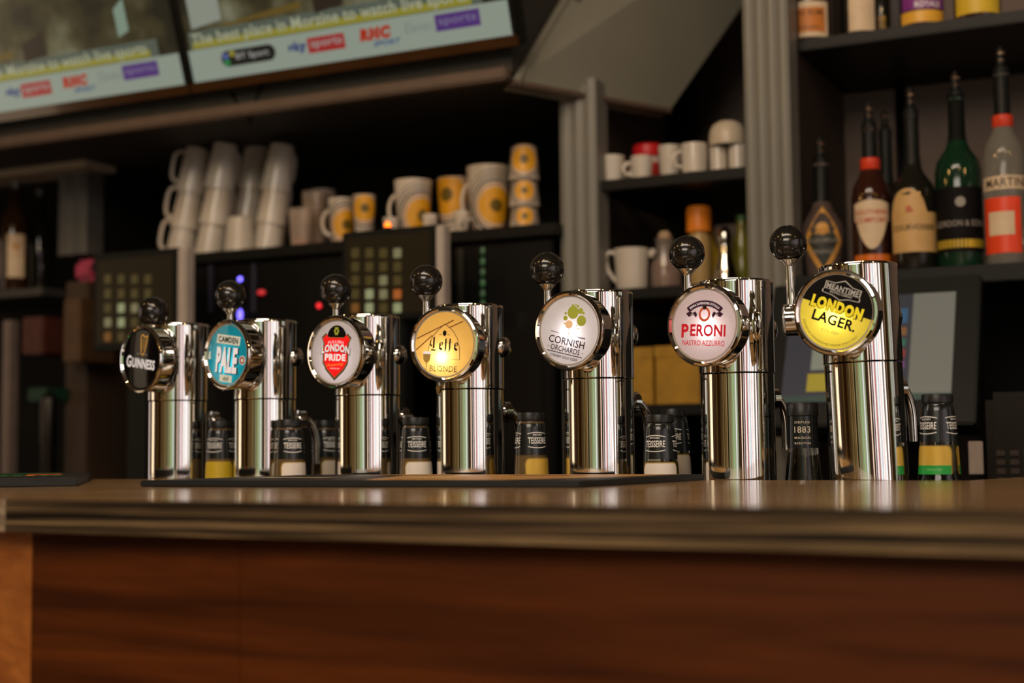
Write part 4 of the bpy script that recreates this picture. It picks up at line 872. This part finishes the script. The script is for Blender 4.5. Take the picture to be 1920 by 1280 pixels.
b = PY(1215, 300, 2.80); e = empty('jar', (b.x, 2.80, zS1), 0, 'white jar with a bright red lid behind the mugs', 'jar')
lathe('body', [(0, 0), (0.026, 0), (0.03, 0.01), (0.03, 0.065), (0.026, 0.072), (0, 0.072)], M('jar_white_red', (0.65, 0.5, 0.45), 0.35), e, 28)
lathe('lid', [(0.0, 0.071), (0.0315, 0.071), (0.0325, 0.075), (0.032, 0.092), (0.028, 0.097), (0, 0.098)], M('red_lid', (0.6, 0.015, 0.02), 0.35), e, 28)
lathe('label', [(0.0306, 0.028), (0.0306, 0.056)], M('red_label', (0.5, 0.04, 0.03), 0.4), e, 28)
b = PY(1158, 290, 2.9); e = empty('jar', (b.x, 2.9, zS1), 0, 'dim amber jar at the back of the shelf behind the left mug', 'jar')
lathe('body', [(0, 0), (0.03, 0), (0.033, 0.01), (0.033, 0.07), (0.02, 0.085), (0, 0.085)], M('amber_brown_jar', (0.2, 0.06, 0.012), 0.25), e, 28); lathe('lid', [(0, 0.0845), (0.022, 0.0845), (0.022, 0.098), (0, 0.099)], M('brown_lid', (0.1, 0.03, 0.01), 0.4), e, 24)
# dark box at the top left of that bay
tag(box('speaker', (PY(1162, 220, 3.15).x, 3.13, PY(1162, 215, 3.15).z + 0.01), (0.10, 0.1, 0.12), M('dark_brown_box', (0.02, 0.012, 0.007), 0.5), bev=0.006), 'small dark brown box on the wall above the white mugs', 'box')
# shelf two
b = PY(1184, 500, 2.69); e = empty('milk_jug', (b.x, 2.69, zS2), 0, 'large white jug with handle on its left, on the shelf behind the cider tap', 'jug')
lathe('body', [(0, 0), (0.030, 0), (0.032, 0.006), (0.033, 0.04), (0.036, 0.085), (0.0335, 0.085), (0.033, 0.04), (0.029, 0.008), (0, 0.006)], ceramic, e, 36)
pts = [Vector(((0.032 + dx) * math.cos(LEFT), (0.032 + dx) * math.sin(LEFT), z)) for dx, z in ((0.0, 0.074), (0.010, 0.080), (0.019, 0.074), (0.021, 0.060), (0.016, 0.042), (0.006, 0.026), (-0.002, 0.018))]
tube('handle', pts, 0.0045, ceramic, e, 12); 
bm = bmesh.new(); tube_bm(bm, [Vector((0.036 * math.cos(RIGHT), 0.036 * math.sin(RIGHT), 0.07)), Vector((0.047 * math.cos(RIGHT), 0.047 * math.sin(RIGHT), 0.083))], [0.009, 0.006], 12); new('spout', bm, ceramic, e)
b = PY(1247, 500, 2.74); e = empty('carafe', (b.x, 2.74, zS2), 0, 'clear glass carafe with brown contents right of the white jug', 'carafe')
lathe('glass_body', [(0, 0), (0.03, 0), (0.034, 0.012), (0.033, 0.05), (0.02, 0.085), (0.018, 0.10), (0.022, 0.108), (0.020, 0.108), (0.016, 0.10), (0.0185, 0.085), (0.031, 0.05), (0.032, 0.012), (0, 0.004)], M('carafe_glass', (0.8, 0.7, 0.62), 0.04, trans=0.85, ior=1.4, var=0), e, 32)
lathe('contents', [(0, 0.005), (0.029, 0.008), (0.0305, 0.05), (0.024, 0.066), (0, 0.066)], M('brown_sugar', (0.28, 0.12, 0.07), 0.6, var=0.4, scale=150), e, 28); lathe('stopper', [(0, 0.106), (0.012, 0.106), (0.015, 0.115), (0.008, 0.124), (0, 0.125)], M('tan_stopper', (0.5, 0.35, 0.22), 0.4), e, 20)
b = PY(1312, 500, 2.76); e = empty('sauce_bottle', (b.x, 2.76, zS2), 0, 'bottle with a large orange cap on the shelf between the pillars', 'bottle')
lathe('body', [(0, 0), (0.022, 0), (0.024, 0.006), (0.024, 0.10), (0.018, 0.12), (0, 0.12)], M('pale_yellow_body', (0.45, 0.3, 0.12), 0.3), e, 28); lathe('cap', [(0, 0.119), (0.025, 0.119), (0.026, 0.123), (0.026, 0.165), (0.023, 0.172), (0, 0.172)], M('orange_cap', (0.85, 0.25, 0.02), 0.4), e, 28)
b = PY(1333, 500, 2.8); e = empty('oil_bottle', (b.x, 2.8, zS2), 0, 'yellow oil bottle behind the orange capped bottle', 'bottle'); lathe('body', [(0, 0), (0.018, 0), (0.019, 0.005), (0.019, 0.08), (0.009, 0.105), (0.009, 0.13), (0, 0.13)], M('yellow_oil', (0.35, 0.22, 0.015), 0.15), e, 24); lathe('cap', [(0, 0.1295), (0.01, 0.1295), (0.01, 0.14), (0, 0.141)], capm, e, 16)
b = PY(1360, 500, 2.72); e = empty('cocktail_shaker', (b.x, 2.72, zS2), 0, 'polished silver shaker bottle beside the thick grey pillar', 'shaker')
lathe('body', [(0, 0), (0.024, 0), (0.025, 0.004), (0.021, 0.035), (0.013, 0.062), (0.011, 0.085), (0, 0.085)], chrome2, e, 28); lathe('top', [(0, 0.0845), (0.011, 0.0845), (0.015, 0.095), (0.013, 0.112), (0.006, 0.12), (0, 0.121)], chrome2, e, 28)
b = PY(1392, 500, 2.78); e = empty('oil_bottle', (b.x, 2.78, zS2), 0, 'olive green bottle against the thick grey pillar', 'bottle'); lathe('body', [(0, 0), (0.019, 0), (0.02, 0.005), (0.02, 0.09), (0.01, 0.115), (0.01, 0.14), (0, 0.14)], M('olive_oil', (0.16, 0.15, 0.01), 0.15), e, 24); lathe('cap', [(0, 0.1395), (0.011, 0.1395), (0.011, 0.15), (0, 0.151)], M('green_cap', (0.05, 0.15, 0.03), 0.4), e, 16)
# yellow boxes on the low shelf
for k, (a_, b__, t_) in enumerate(((1180, 1224, 652), (1229, 1312, 648))):
    p0, p1 = PY(a_, 700, 2.70), PY(b__, 700, 2.70); hh = PY((a_ + b__) / 2, t_, 2.70).z - zS3
    e = empty('paper_box', ((p0.x + p1.x) / 2, 2.78, zS3), 0, ('narrow' if k == 0 else 'wide') + ' mustard yellow box on the low shelf left of the red lettered tap', 'box')
    box('carton', (0, 0, hh / 2), (p1.x - p0.x, 0.16, hh), M('mustard_card', (0.42, 0.22, 0.015), 0.6, var=0.15, scale=40), e, bev=0.002); box('lid', (0, 0, hh - 0.01), (p1.x - p0.x + 0.003, 0.163, 0.022), M('mustard_card'), e, bev=0.001)

# ================================================================ SPIRIT BOTTLES
pourm = M('pourer_chrome', (0.8, 0.68, 0.6), 0.15, 1.0, 0.02)
def spirit(name, px, tip, w, z, y, label, glassm, neckm, labs=(), shoulder=0.62, taper=1.0, pour=True, h_=None, nr=0.013, redcap=False, liq=None):
    b = PY(px, 400, y); s = mpp(b); r_ = w * s / 2; ht = (PY(px, tip, y).z - z) if h_ is None else h_
    hb = ht - (0.045 if pour else 0)
    e = empty(name, (b.x, y, z), 0, label, 'bottle'); sh_ = hb * shoulder
    pr = [(0, 0), (r_ * taper * 0.93, 0), (r_ * taper, 0.006), (r_, sh_ * 0.96), (r_ * 0.9, sh_ + 0.012), (nr * 1.5, sh_ + 0.035), (nr, sh_ + 0.055), (nr * 0.95, hb - 0.012), (nr * 1.05, hb - 0.008), (nr * 1.05, hb), (0, hb)]
    pr = [q_ for q_ in pr if q_[1] <= hb + 1e-6]
    lathe('glass_body', pr, glassm, e, 36); rf_ = rfun(pr); az = cam_az(b)
    zc = sh_ + 0.05
    if neckm: lathe('neck_foil', [(rf_(q_) + 0.0006, q_) for q_ in [zc + (hb - zc) * k / 6 for k in range(7)]], neckm, e, 28)
    if redcap: lathe('neck_band', [(nr * 1.25, zc - 0.006), (nr * 1.35, zc - 0.004), (nr * 1.35, zc + 0.014), (nr * 1.2, zc + 0.016)], M('red_neck_band', (0.7, 0.05, 0.015), 0.35), e, 28)
    if pour:
        lathe('pourer', [(0, hb - 0.001), (nr * 0.95, hb), (nr * 1.0, hb + 0.006), (nr * 0.62, hb + 0.012), (nr * 0.5, hb + 0.030), (0.0035, hb + 0.045), (0, hb + 0.045)], blackplas, e, 20)
        for q_ in (0.020, 0.034): lathe('pourer_ring', [(nr * 0.5, hb + q_ - 0.004), (nr * 0.62, hb + q_), (nr * 0.5, hb + q_ + 0.004)], pourm, e, 16)
    for (s0, s1, z0, z1, m, kind) in labs:      # fractions of r_ and ht
        w_ = wrap(rf_, az, 0.001 + 0.0004 * (kind in ('inset', 'text', 'diamond2'))); S0, S1 = s0 * r_, s1 * r_; Z0, Z1 = z0 * ht, z1 * ht; mc = (S0 + S1) / 2; hw_ = (S1 - S0) / 2
        if kind in ('diamond', 'diamond2'): grid_strip('label', lambda q_: (Z0 + Z1) / 2 + (Z1 - Z0) / 2 * (1 - abs(q_ - mc) / hw_), lambda q_: (Z0 + Z1) / 2 - (Z1 - Z0) / 2 * (1 - abs(q_ - mc) / hw_), S0, S1, w_, m, e, 20, 3)
        elif kind == 'arch': grid_strip('label', lambda q_: Z0 + (Z1 - Z0) * (0.62 + 0.38 * math.sqrt(max(0, 1 - ((q_ - mc + hw_ * .25) / (hw_ * .7)) ** 2))) if abs(q_ - mc + hw_ * .25) < hw_ * .7 else Z0 + (Z1 - Z0) * 0.62, lambda q_: Z0, S0, S1, w_, m, e, 24, 4)
        elif kind == 'tongue': grid_strip('label', lambda q_: Z1 + (Z1 - Z0) * 0.08 * (1 - ((q_ - mc) / hw_) ** 2), lambda q_: Z0 + (Z1 - Z0) * 0.62 * min(1, (abs(q_ - mc) / hw_) ** 2 * 1.3), S0, S1, w_, m, e, 24, 4)
        elif kind == 'disc': annulus('label', mc, (Z0 + Z1) / 2, 0.0001, (Z1 - Z0) / 2, lambda u, v: wrap(rf_, az, 0.0018)(u, v), m, e, 20)
        elif kind.startswith('text:') : text('lettering', kind[5:], S1 - S0, Z1 - Z0, lambda u, v: wrap(rf_, az, 0.0017)(mc + u, (Z0 + Z1) / 2 + v), m, e, 0.01)
        else: grid_strip('label', lambda q_: Z1, lambda q_: Z0, S0, S1, w_, m, e, 16, 3)
    return e
orL = M('orange_gold_label', (0.62, 0.3, 0.05), 0.45); crL = M('cream_paper', (0.72, 0.55, 0.36), 0.5); dkP = M('dark_olive_print', (0.03, 0.03, 0.02), 0.5); grP = M('grey_print', (0.3, 0.27, 0.24), 0.5)
rdL = M('bright_red_label', (0.85, 0.06, 0.01), 0.4); yeL = M('bright_yellow_label', (0.72, 0.48, 0.03), 0.45); tnL = M('tan_label', (0.62, 0.38, 0.14), 0.5)
greyglass = M('smoky_bottle', (0.10, 0.07, 0.06), 0.1, 0, 0.2, 12, coat=0.3); redliq = M('red_brown_bottle', (0.035, 0.010, 0.006), 0.08, 0, 0.3, 12, coat=0.3)
spirit('spirit_bottle', 1541, 258, 78, zR2, 2.62, 'flared bottle with an orange diamond label and black pourer', greyglass, blackplas, [(-1.05, 1.1, 0.0, 0.50, orL, 'diamond'), (-0.75, 0.8, 0.06, 0.44, dkP, 'diamond2'), (-0.3, 0.3, 0.29, 0.38, orL, 'disc'), (-0.85, 0.85, 0.235, 0.265, grP, 'text:LIQUEUR'), (-0.6, 0.6, 0.16, 0.19, grP, 'text:ORANGE')], 0.42, 0.8, nr=0.014)
spirit('spirit_bottle', 1634, 192, 72, zR2, 2.62, 'bottle with white and red label, red neck band and amber base', redliq, blackplas, [(-1.0, 1.0, 0.14, 0.40, crL, 'tongue'), (-0.9, 0.9, 0.335, 0.365, rdp, 'text:SOUTHERN'), (-0.9, 0.9, 0.29, 0.32, rdp, 'text:COMFORT'), (-1.1, 1.1, 0.02, 0.11, M('amber_spirit_band', (0.7, 0.16, 0.015), 0.2), 'rect')], 0.545, 0.97, nr=0.0135, redcap=True)  # amber contents drawn as a band round the foot
spirit('spirit_bottle', 1664, 206, 60, zR2, 2.82, 'dark bottle half hidden behind the red banded bottle', darkglass, blackplas, [], 0.5, 1, nr=0.013)
spirit('spirit_bottle', 1713, 165, 84, zR2, 2.62, 'dark bottle with a wide arched cream label and black pourer', darkglass, blackplas, [(-1.15, 1.2, 0.10, 0.44, tnL, 'arch'), (-1.0, 1.0, 0.215, 0.245, brownI, 'text:COURVOISIER'), (-0.35, 0.0, 0.31, 0.345, rdp, 'text:&')], 0.50, 1, nr=0.0135)
spirit('spirit_bottle', 1799, 133, 86, zR2, 2.62, 'dark green bottle with black label above a yellow stripe', greenglass, matblack, [(-1.3, 1.3, 0.08, 0.40, blackI, 'rect'), (-1.2, 1.25, 0.10, 0.14, yeL, 'rect'), (-1.15, 1.2, 0.205, 0.235, grP, 'text:GORDON & SONS'), (-0.25, 0.35, 0.30, 0.35, grP, 'disc')], 0.58, 1, nr=0.0145)
clearb = M('clear_spirit_glass', (0.5, 0.48, 0.42), 0.05, 0, 0.1, 8, trans=0.75, ior=1.35)
spirit('spirit_bottle', 1886, 86, 76, zR2, 2.60, 'clear bottle with cream band over a bright red label, far right', clearb, blackplas, [(-1.35, 1.2, 0.335, 0.395, crL, 'rect'), (-1.0, 1.1, 0.345, 0.385, brownI, 'text:MARTINI'), (-1.25, 0.75, 0.05, 0.30, rdL, 'rect'), (-0.9, 0.4, 0.13, 0.235, crL, 'inset')], 0.58, 1, nr=0.0135, redcap=True)
spirit('spirit_bottle', 1990, 60, 76, zR2, 2.60, 'clear bottle just beyond the right edge of the shelf row', clearb, blackplas, [(-0.9, 0.9, 0.1, 0.3, crL, 'rect')], 0.58, 1)
# top shelf bottles, only their feet are in view
spirit('spirit_bottle', 1526, 0, 84, zR1, 2.68, 'dark bottle on the top shelf with a cream label framed in orange', redliq, blackplas, [(-1.3, 0.95, 0.03, 0.26, crL, 'rect'), (-1.2, 0.75, 0.06, 0.22, M('orange_frame', (0.6, 0.2, 0.03), 0.5), 'inset'), (-1.2, 0.62, 0.17, 0.20, dkP, 'text:SPICED RUM'), (-1.2, 0.55, 0.08, 0.1, dkP, 'text:ORIGINAL')], 0.6, 1, h_=0.30)
spirit('spirit_bottle', 1622, 0, 70, zR1, 2.70, 'dark bottle on the top shelf with a tall cream label', darkglass, blackplas, [(-0.6, 0.9, 0.05, 0.5, crL, 'rect')], 0.6, 1, h_=0.30)
spirit('spirit_bottle', 1663, 0, 38, zR1, 2.74, 'slim dark bottle on the top shelf with small gold marks', darkglass, blackplas, [(-0.3, 0.4, 0.08, 0.2, M('gold_marks', (0.4, 0.22, 0.03), 0.4, var=0.8, scale=90), 'rect')], 0.6, 1, h_=0.27, nr=0.009)
spirit('spirit_bottle', 1740, 0, 82, zR1, 2.70, 'bottle on the top shelf with a purple and yellow label', M('purple_black_glass', (0.03, 0.012, 0.03), 0.1, coat=0.3), blackplas, [(-1.0, 1.2, 0.14, 0.5, M('purple_label', (0.22, 0.03, 0.24), 0.4), 'rect'), (-1.1, 1.2, 0.05, 0.13, M('orange_yellow_label', (0.8, 0.42, 0.04), 0.4), 'rect'), (-0.3, 0.9, 0.15, 0.19, white_p, 'text:ROYALE')], 0.6, 1, h_=0.28)
spirit('spirit_bottle', 1846, 0, 86, zR1, 2.70, 'bottle on the top shelf with a yellow label, far right', redliq, blackplas, [(-1.1, 1.1, 0.06, 0.45, yeL, 'rect')], 0.6, 1, h_=0.28)
# far left bottles
zL1 = PY(20, 545, 2.75).z
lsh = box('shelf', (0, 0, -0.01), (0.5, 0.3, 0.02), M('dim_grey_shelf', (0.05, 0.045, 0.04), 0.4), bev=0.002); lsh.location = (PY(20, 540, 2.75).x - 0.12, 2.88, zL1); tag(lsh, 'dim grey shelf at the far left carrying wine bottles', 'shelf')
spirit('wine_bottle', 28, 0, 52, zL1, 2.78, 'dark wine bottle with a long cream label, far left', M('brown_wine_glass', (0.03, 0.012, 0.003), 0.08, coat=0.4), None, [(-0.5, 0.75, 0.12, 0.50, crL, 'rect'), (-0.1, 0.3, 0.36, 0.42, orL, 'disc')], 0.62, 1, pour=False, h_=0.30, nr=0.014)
spirit('wine_bottle', -22, 0, 52, zL1, 2.80, 'dark wine bottle cut by the left edge of the view', darkglass, None, [(-0.8, 0.9, 0.15, 0.48, crL, 'rect')], 0.62, 1, pour=False, h_=0.31, nr=0.014)
spirit('wine_bottle', 76, 0, 50, zL1, 2.90, 'unlabelled dark wine bottle beside the narrow grey pillar', darkglass, None, [], 0.62, 1, pour=False, h_=0.30, nr=0.014)

# ================================================================ MONITORS AND MACHINES
def monitor(px0, px1, py0, py1, y, label, grid, postside, bright):
    a, b = PY(px0, (py0 + py1) / 2, y), PY(px1, (py0 + py1) / 2, y); zt_, zb_ = PY((px0 + px1) / 2, py0, y).z, PY((px0 + px1) / 2, py1, y).z
    W_ = b.x - a.x; H_ = zt_ - zb_; cx_ = (a.x + b.x) / 2
    e = empty('till_monitor', (cx_, y, ZB), 0, label, 'monitor'); z0 = zb_ - ZB
    box('casing', (0, 0.015, z0 + H_ / 2), (W_, 0.03, H_), blackplas, e, bev=0.004)
    sc = box('screen', (0, -0.001, z0 + H_ / 2), (W_ * 0.88, 0.003, H_ * 0.86), M('dim_brown_screen', (0.008, 0.006, 0.004), 0.35, emit=(0.05, 0.032, 0.012), es=0.2, spec=0.2), e)
    box('stand', (0, 0.03, z0 / 2 + 0.008), (0.06, 0.04, z0), blackplas, e, bev=0.004); box('foot', (0, 0.03, 0.006), (0.16, 0.12, 0.012), blackplas, e, bev=0.003)
    (gx0, gx1, gy0, gy1), cols, rows = grid
    prot = {}
    for r_ in range(rows):
        for c_ in range(cols):
            q = PY(gx0 + (gx1 - gx0) * (c_ + .5) / cols, gy0 + (gy1 - gy0) * (r_ + .5) / rows, y)
            k = bright.get((c_, r_), 'd'); w_ = (gx1 - gx0) / cols * mpp(q) * 0.33
            m = {'d': M('button_dim', (0.05, 0.04, 0.02), 0.3, emit=(0.28, 0.22, 0.06), es=0.12), 'g': M('button_green', (0.1, 0.1, 0.08), 0.3, emit=(0.5, 0.56, 0.28), es=0.4), 'w': M('button_pale', (0.1, 0.1, 0.08), 0.3, emit=(0.42, 0.38, 0.18), es=0.3), 'o': M('button_orange', (0.1, 0.05, 0.02), 0.3, emit=(0.6, 0.16, 0.03), es=0.45), 'b': M('button_brown', (0.1, 0.05, 0.02), 0.3, emit=(0.35, 0.15, 0.03), es=0.3)}[k]
            if k not in prot:
                bm = bmesh.new(); bx(bm, (0, 0, 0), (w_ * 2, 0.003, w_ * 2.1), w_ * 0.5); o = new('button', bm, m, sc)
                prot[k] = o
            else:
                o = prot[k].copy(); COL.objects.link(o); o.parent = sc
            o.location = (q.x - cx_, -0.004, q.z - ZB)
    if postside:
        q0, q1 = PY(postside[0], 500, y), PY(postside[1], 500, y)
        box('side_post', ((q0.x + q1.x) / 2 - cx_, 0.01, z0 + H_ / 2 - 0.0), (q1.x - q0.x, 0.03, H_ * 0.97), M('pale_grey_post', (0.5, 0.43, 0.38), 0.45), e, bev=0.003)
monitor(640, 818, 428, 600, 2.42, 'dark till monitor with a grid of pale buttons below the patterned cups', ((655, 760, 462, 590), 4, 5), (819, 834), {(1, 3): 'g', (2, 3): 'w', (3, 3): 'o', (1, 4): 'g', (3, 4): 'g', (0, 4): 'b', (2, 2): 'w', (3, 0): 'w'})
monitor(174, 334, 470, 655, 2.44, 'dim till monitor with glowing buttons behind the leftmost beer tap', ((192, 292, 510, 645), 4, 5), (335, 352), {(1, 2): 'g', (2, 2): 'w', (1, 3): 'g', (0, 3): 'w', (0, 4): 'b'})
# black machine bodies between and beside
def machine(name, px0, px1, y, z1, label, mat, d=0.3):
    a, b = PY(px0, 500, y), PY(px1, 500, y); e = empty(name, ((a.x + b.x) / 2, y + d / 2, ZB), 0, label, 'machine'); H_ = z1 - ZB - 0.002
    box('body', (0, 0, H_ / 2), (b.x - a.x, d, H_), mat, e, bev=0.004); return e, b.x - a.x, H_, y
blk = M('machine_black', (0.005, 0.005, 0.005), 0.4, 0, 0.1, 10, spec=0.2)
e, W_, H_, y_ = machine('coffee_machine', 360, 700, 2.60, zK - 0.024, 'black coffee machine front with blue and red indicator lights', blk)
def loc(px, py, e, y): q = PY(px, py, y); return Vector((q.x - e.location.x, q.y - e.location.y, q.z - e.location.z))
def led(px, py, y, e, c, s, r_, nm, sq=(1, 1)):
    p_ = loc(px, py, e, y); bm = bmesh.new(); bmesh.ops.create_uvsphere(bm, u_segments=16, v_segments=8, radius=r_, matrix=Matrix.Translation(p_) @ Matrix.Diagonal((sq[0], 0.6, sq[1], 1))); return new('indicator_light', bm, M(nm, (0.1, 0.1, 0.1), 0.3, emit=c, es=s), e)
led(450, 523, 2.597, e, (0.16, 0.12, 1.0), 5, 0.005, 'led_blue'); led(450, 590, 2.597, e, (0.16, 0.12, 1.0), 3.5, 0.006, 'led_blue2', (1, 2.2))
led(490, 548, 2.597, e, (0.8, 0.01, 0.02), 0.8, 0.0065, 'led_red_dim', (1.7, 0.9)); led(598, 573, 2.597, e, (0.9, 0.01, 0.02), 1.6, 0.006, 'led_red')
for px in (395, 476): q = loc(px, 540, e, 2.598); box('panel_strip', q, (0.012, 0.006, 0.11), M('blue_grey_strip', (0.03, 0.03, 0.05), 0.4), e, bev=0.001)
e, W_, H_, y_ = machine('coffee_grinder', 848, 1036, 2.60, zK - 0.024, 'tall black machine with a green light strip right of the till monitor', blk)
for k in range(7): led(905, 470 + k * 20, 2.597, e, (0.0, 0.30, 0.05), 0.13 + 0.05 * (k % 2), 0.0055, 'led_green_%d' % (k % 2), (1, 1.5))
box('panel_strip', loc(850 + 15, 600, e, 2.598), (0.012, 0.006, 0.3), M('dark_strip', (0.025, 0.025, 0.02), 0.4), e, bev=0.001)
box('door', (0, -0.152, H_ * 0.4), (W_ * 0.8, 0.006, H_ * 0.7), M('machine_black_gloss', (0.008, 0.008, 0.008), 0.15), e, bev=0.002)
# orange standby lamp on the monitor top
q = PY(727, 422, 2.42); lo_ = empty('indicator_lamp', (q.x, 2.42, q.z - 0.006), 0, 'small glowing orange lamp on top of the till monitor', 'lamp')
bm = bmesh.new(); bmesh.ops.create_uvsphere(bm, u_segments=20, v_segments=12, radius=0.0062, matrix=Matrix.Translation((0, 0, 0.006))); new('bulb', bm, M('orange_lamp', (1, 0.3, 0.05), 0.3, emit=(1.0, 0.13, 0.005), es=4.5), lo_)
lathe('socket', [(0, -0.004), (0.006, -0.004), (0.0065, 0.002), (0, 0.002)], blackplas, lo_, 16)
# pink packet, small boxes and dim clutter on the far left
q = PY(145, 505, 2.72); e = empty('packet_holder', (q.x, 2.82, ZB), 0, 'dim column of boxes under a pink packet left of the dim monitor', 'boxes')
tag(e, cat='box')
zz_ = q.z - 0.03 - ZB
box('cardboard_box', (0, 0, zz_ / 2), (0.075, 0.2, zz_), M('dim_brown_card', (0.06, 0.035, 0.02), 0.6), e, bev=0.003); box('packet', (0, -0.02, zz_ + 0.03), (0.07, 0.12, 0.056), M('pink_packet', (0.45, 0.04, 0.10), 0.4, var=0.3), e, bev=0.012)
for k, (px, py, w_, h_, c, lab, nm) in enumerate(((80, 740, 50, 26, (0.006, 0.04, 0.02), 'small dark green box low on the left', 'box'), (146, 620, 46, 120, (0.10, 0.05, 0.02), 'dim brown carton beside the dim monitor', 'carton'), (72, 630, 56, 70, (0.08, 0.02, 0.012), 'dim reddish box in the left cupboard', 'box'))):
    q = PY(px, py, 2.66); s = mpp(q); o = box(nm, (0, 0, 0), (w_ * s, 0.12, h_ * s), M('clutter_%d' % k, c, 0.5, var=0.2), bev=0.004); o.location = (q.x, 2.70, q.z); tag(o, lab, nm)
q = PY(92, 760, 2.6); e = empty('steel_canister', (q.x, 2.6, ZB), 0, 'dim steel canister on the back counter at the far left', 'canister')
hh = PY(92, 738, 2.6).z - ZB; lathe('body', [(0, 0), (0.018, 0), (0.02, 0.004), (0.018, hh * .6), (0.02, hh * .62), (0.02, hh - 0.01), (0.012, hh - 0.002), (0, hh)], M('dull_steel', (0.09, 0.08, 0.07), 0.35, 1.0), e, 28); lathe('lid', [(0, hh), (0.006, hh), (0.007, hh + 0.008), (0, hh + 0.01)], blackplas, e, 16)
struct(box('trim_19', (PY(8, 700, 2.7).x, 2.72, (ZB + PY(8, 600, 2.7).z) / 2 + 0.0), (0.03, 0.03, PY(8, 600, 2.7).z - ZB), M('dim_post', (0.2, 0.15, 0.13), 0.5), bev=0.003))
# touch till at the right
tl = R(26); YS = 2.42
ux = Vector((1, 0, 0)); uu = Vector((0, math.sin(tl), math.cos(tl))); on = Vector((0, -math.cos(tl), math.sin(tl)))
Q0 = PY(1783, 748, YS)      # lower right corner of the lit part
def tuv(px, py): q = PP(px, py, Q0, on) - Q0; return (q.x, q.dot(uu))
e = empty('touch_till', (Q0.x - 0.15, YS, ZB), 0, 'black tilted touch screen till with a pale panel, behind the rightmost beer tap', 'till')
Tb = Q0 - Vector(e.location); fS = lambda off: (lambda u, v: tuple(Tb + ux * u + uu * v + on * off))
def tq(name, pl, off, mat, par):
    return flat(name, pl, fS(off), mat, par)
uR, vB = 0.0, 0.0; uL = tuv(1462, 765)[0]; vT = tuv(1824, 545)[1]
def tbox(name, u0, u1, v0, v1, o_0, o_1, mat, par, bev=0.003):
    bm = bmesh.new(); rot = Matrix(((1, 0, 0), (0, -on.y, uu.y), (0, -on.z, uu.z)))
    bx(bm, Tb + ux * (u0 + u1) / 2 + uu * (v0 + v1) / 2 + on * (o_0 + o_1) / 2, (u1 - u0, abs(o_1 - o_0), v1 - v0), bev, rot); return new(name, bm, mat, par)
tbox('casing', uL - 0.035, 0.040, -0.045, vT + 0.035, -0.045, -0.0005, blackplas, e)
tbox('rear_housing', uL + 0.02, -0.02, -0.03, vT - 0.03, -0.10, -0.045, matblack, e)
sc = tq('screen', [(uL, 0), (uR, 0), (uR, vT), (uL, vT)], 0.0004, emis('till_blue_grey', (0.05, 0.05, 0.065), 0.5), e)
_u0 = tuv(1701, 748)[0]
tq('panel', [(_u0, 0.006), (uR, 0.006), (uR, vT), (_u0, vT)], 0.001, emis('till_pale_grey', (0.24, 0.225, 0.17), 0.55), sc)
tq('panel', [(uL, 0.0), (uR, 0.0), (uR, 0.012), (uL, 0.012)], 0.0012, emis('till_dim_green', (0.05, 0.09, 0.07), 0.5), sc)
for v0, v1, c_, n_ in ((0.72, 0.86, (0.03, 0.11, 0.20), 'till_blue'), (0.60, 0.68, (0.24, 0.10, 0.03), 'till_orange'), (0.50, 0.57, (0.03, 0.14, 0.08), 'till_green'), (0.39, 0.47, (0.28, 0.03, 0.03), 'till_red'), (0.29, 0.36, (0.20, 0.05, 0.20), 'till_purple')):
    tq('button', [(_u0 - 0.055, v0 * vT), (_u0 - 0.008, v0 * vT), (_u0 - 0.008, v1 * vT), (_u0 - 0.055, v1 * vT)], 0.0012, emis(n_, c_, 0.7), sc)
_yu = tuv(1524, 740)[0]
tq('button', [(_yu - 0.012, 0.02), (_yu + 0.03, 0.02), (_yu + 0.03, 0.055), (_yu - 0.012, 0.055)], 0.0014, emis('till_yellow', (0.5, 0.36, 0.03), 0.6), sc)
tq('button', [(_yu - 0.008, 0.062), (_yu + 0.03, 0.062), (_yu + 0.03, 0.11), (_yu - 0.008, 0.11)], 0.0014, emis('till_cream', (0.3, 0.3, 0.22), 0.6), sc)
hz = Tb.z - 0.02
box('stand', ((uL) / 2 + Tb.x, 0.07, hz / 2), (0.10, 0.05, max(hz, 0.05)), blackplas, e, bev=0.004); box('foot', (uL / 2 + Tb.x, 0.05, 0.008), (0.22, 0.16, 0.016), blackplas, e, bev=0.004)
# small things right of the till
q = PY(1830, 858, 2.25); o = box('price_tag', (0, 0, 0), (26 * mpp(q), 0.004, 62 * mpp(q)), M('dim_cream_card', (0.35, 0.28, 0.24), 0.6), bev=0.001); o.location = (q.x, 2.25, max(q.z, ZB + 31 * mpp(q))); tag(o, 'small cream card standing behind the green banded syrup bottle', 'card')
q = PY(1905, 800, 2.35); e = empty('card_terminal', (q.x, 2.35, ZB), 0, 'dark rounded card machine at the far right edge', 'card machine')
hh = PY(1905, 735, 2.35).z - ZB
box('body', (0, 0, hh / 2), (0.085, 0.06, hh), M('dark_brown_plastic', (0.012, 0.009, 0.006), 0.5, spec=0.2), e, bev=0.012)
for r_ in range(4):
    for c_ in range(3): box('key', (-0.02 + 0.02 * c_, -0.031, hh * 0.62 - 0.014 * r_), (0.013, 0.004, 0.009), M('dim_key', (0.035, 0.022, 0.014), 0.5), e, bev=0.001)
q = PY(1895, 590, 2.9); o = box('carton', (0, 0, 0), (0.14, 0.2, 0.20), M('dim_brown_red_carton', (0.10, 0.035, 0.02), 0.6, var=0.4, scale=14), bev=0.003); o.location = (q.x + 0.02, 3.05, zR2 - 0.03 - 0.11 - 0.02); o.location.z = ZB + 0.10; tag(o, 'dim brown and red carton on the back counter right of the touch till', 'carton')
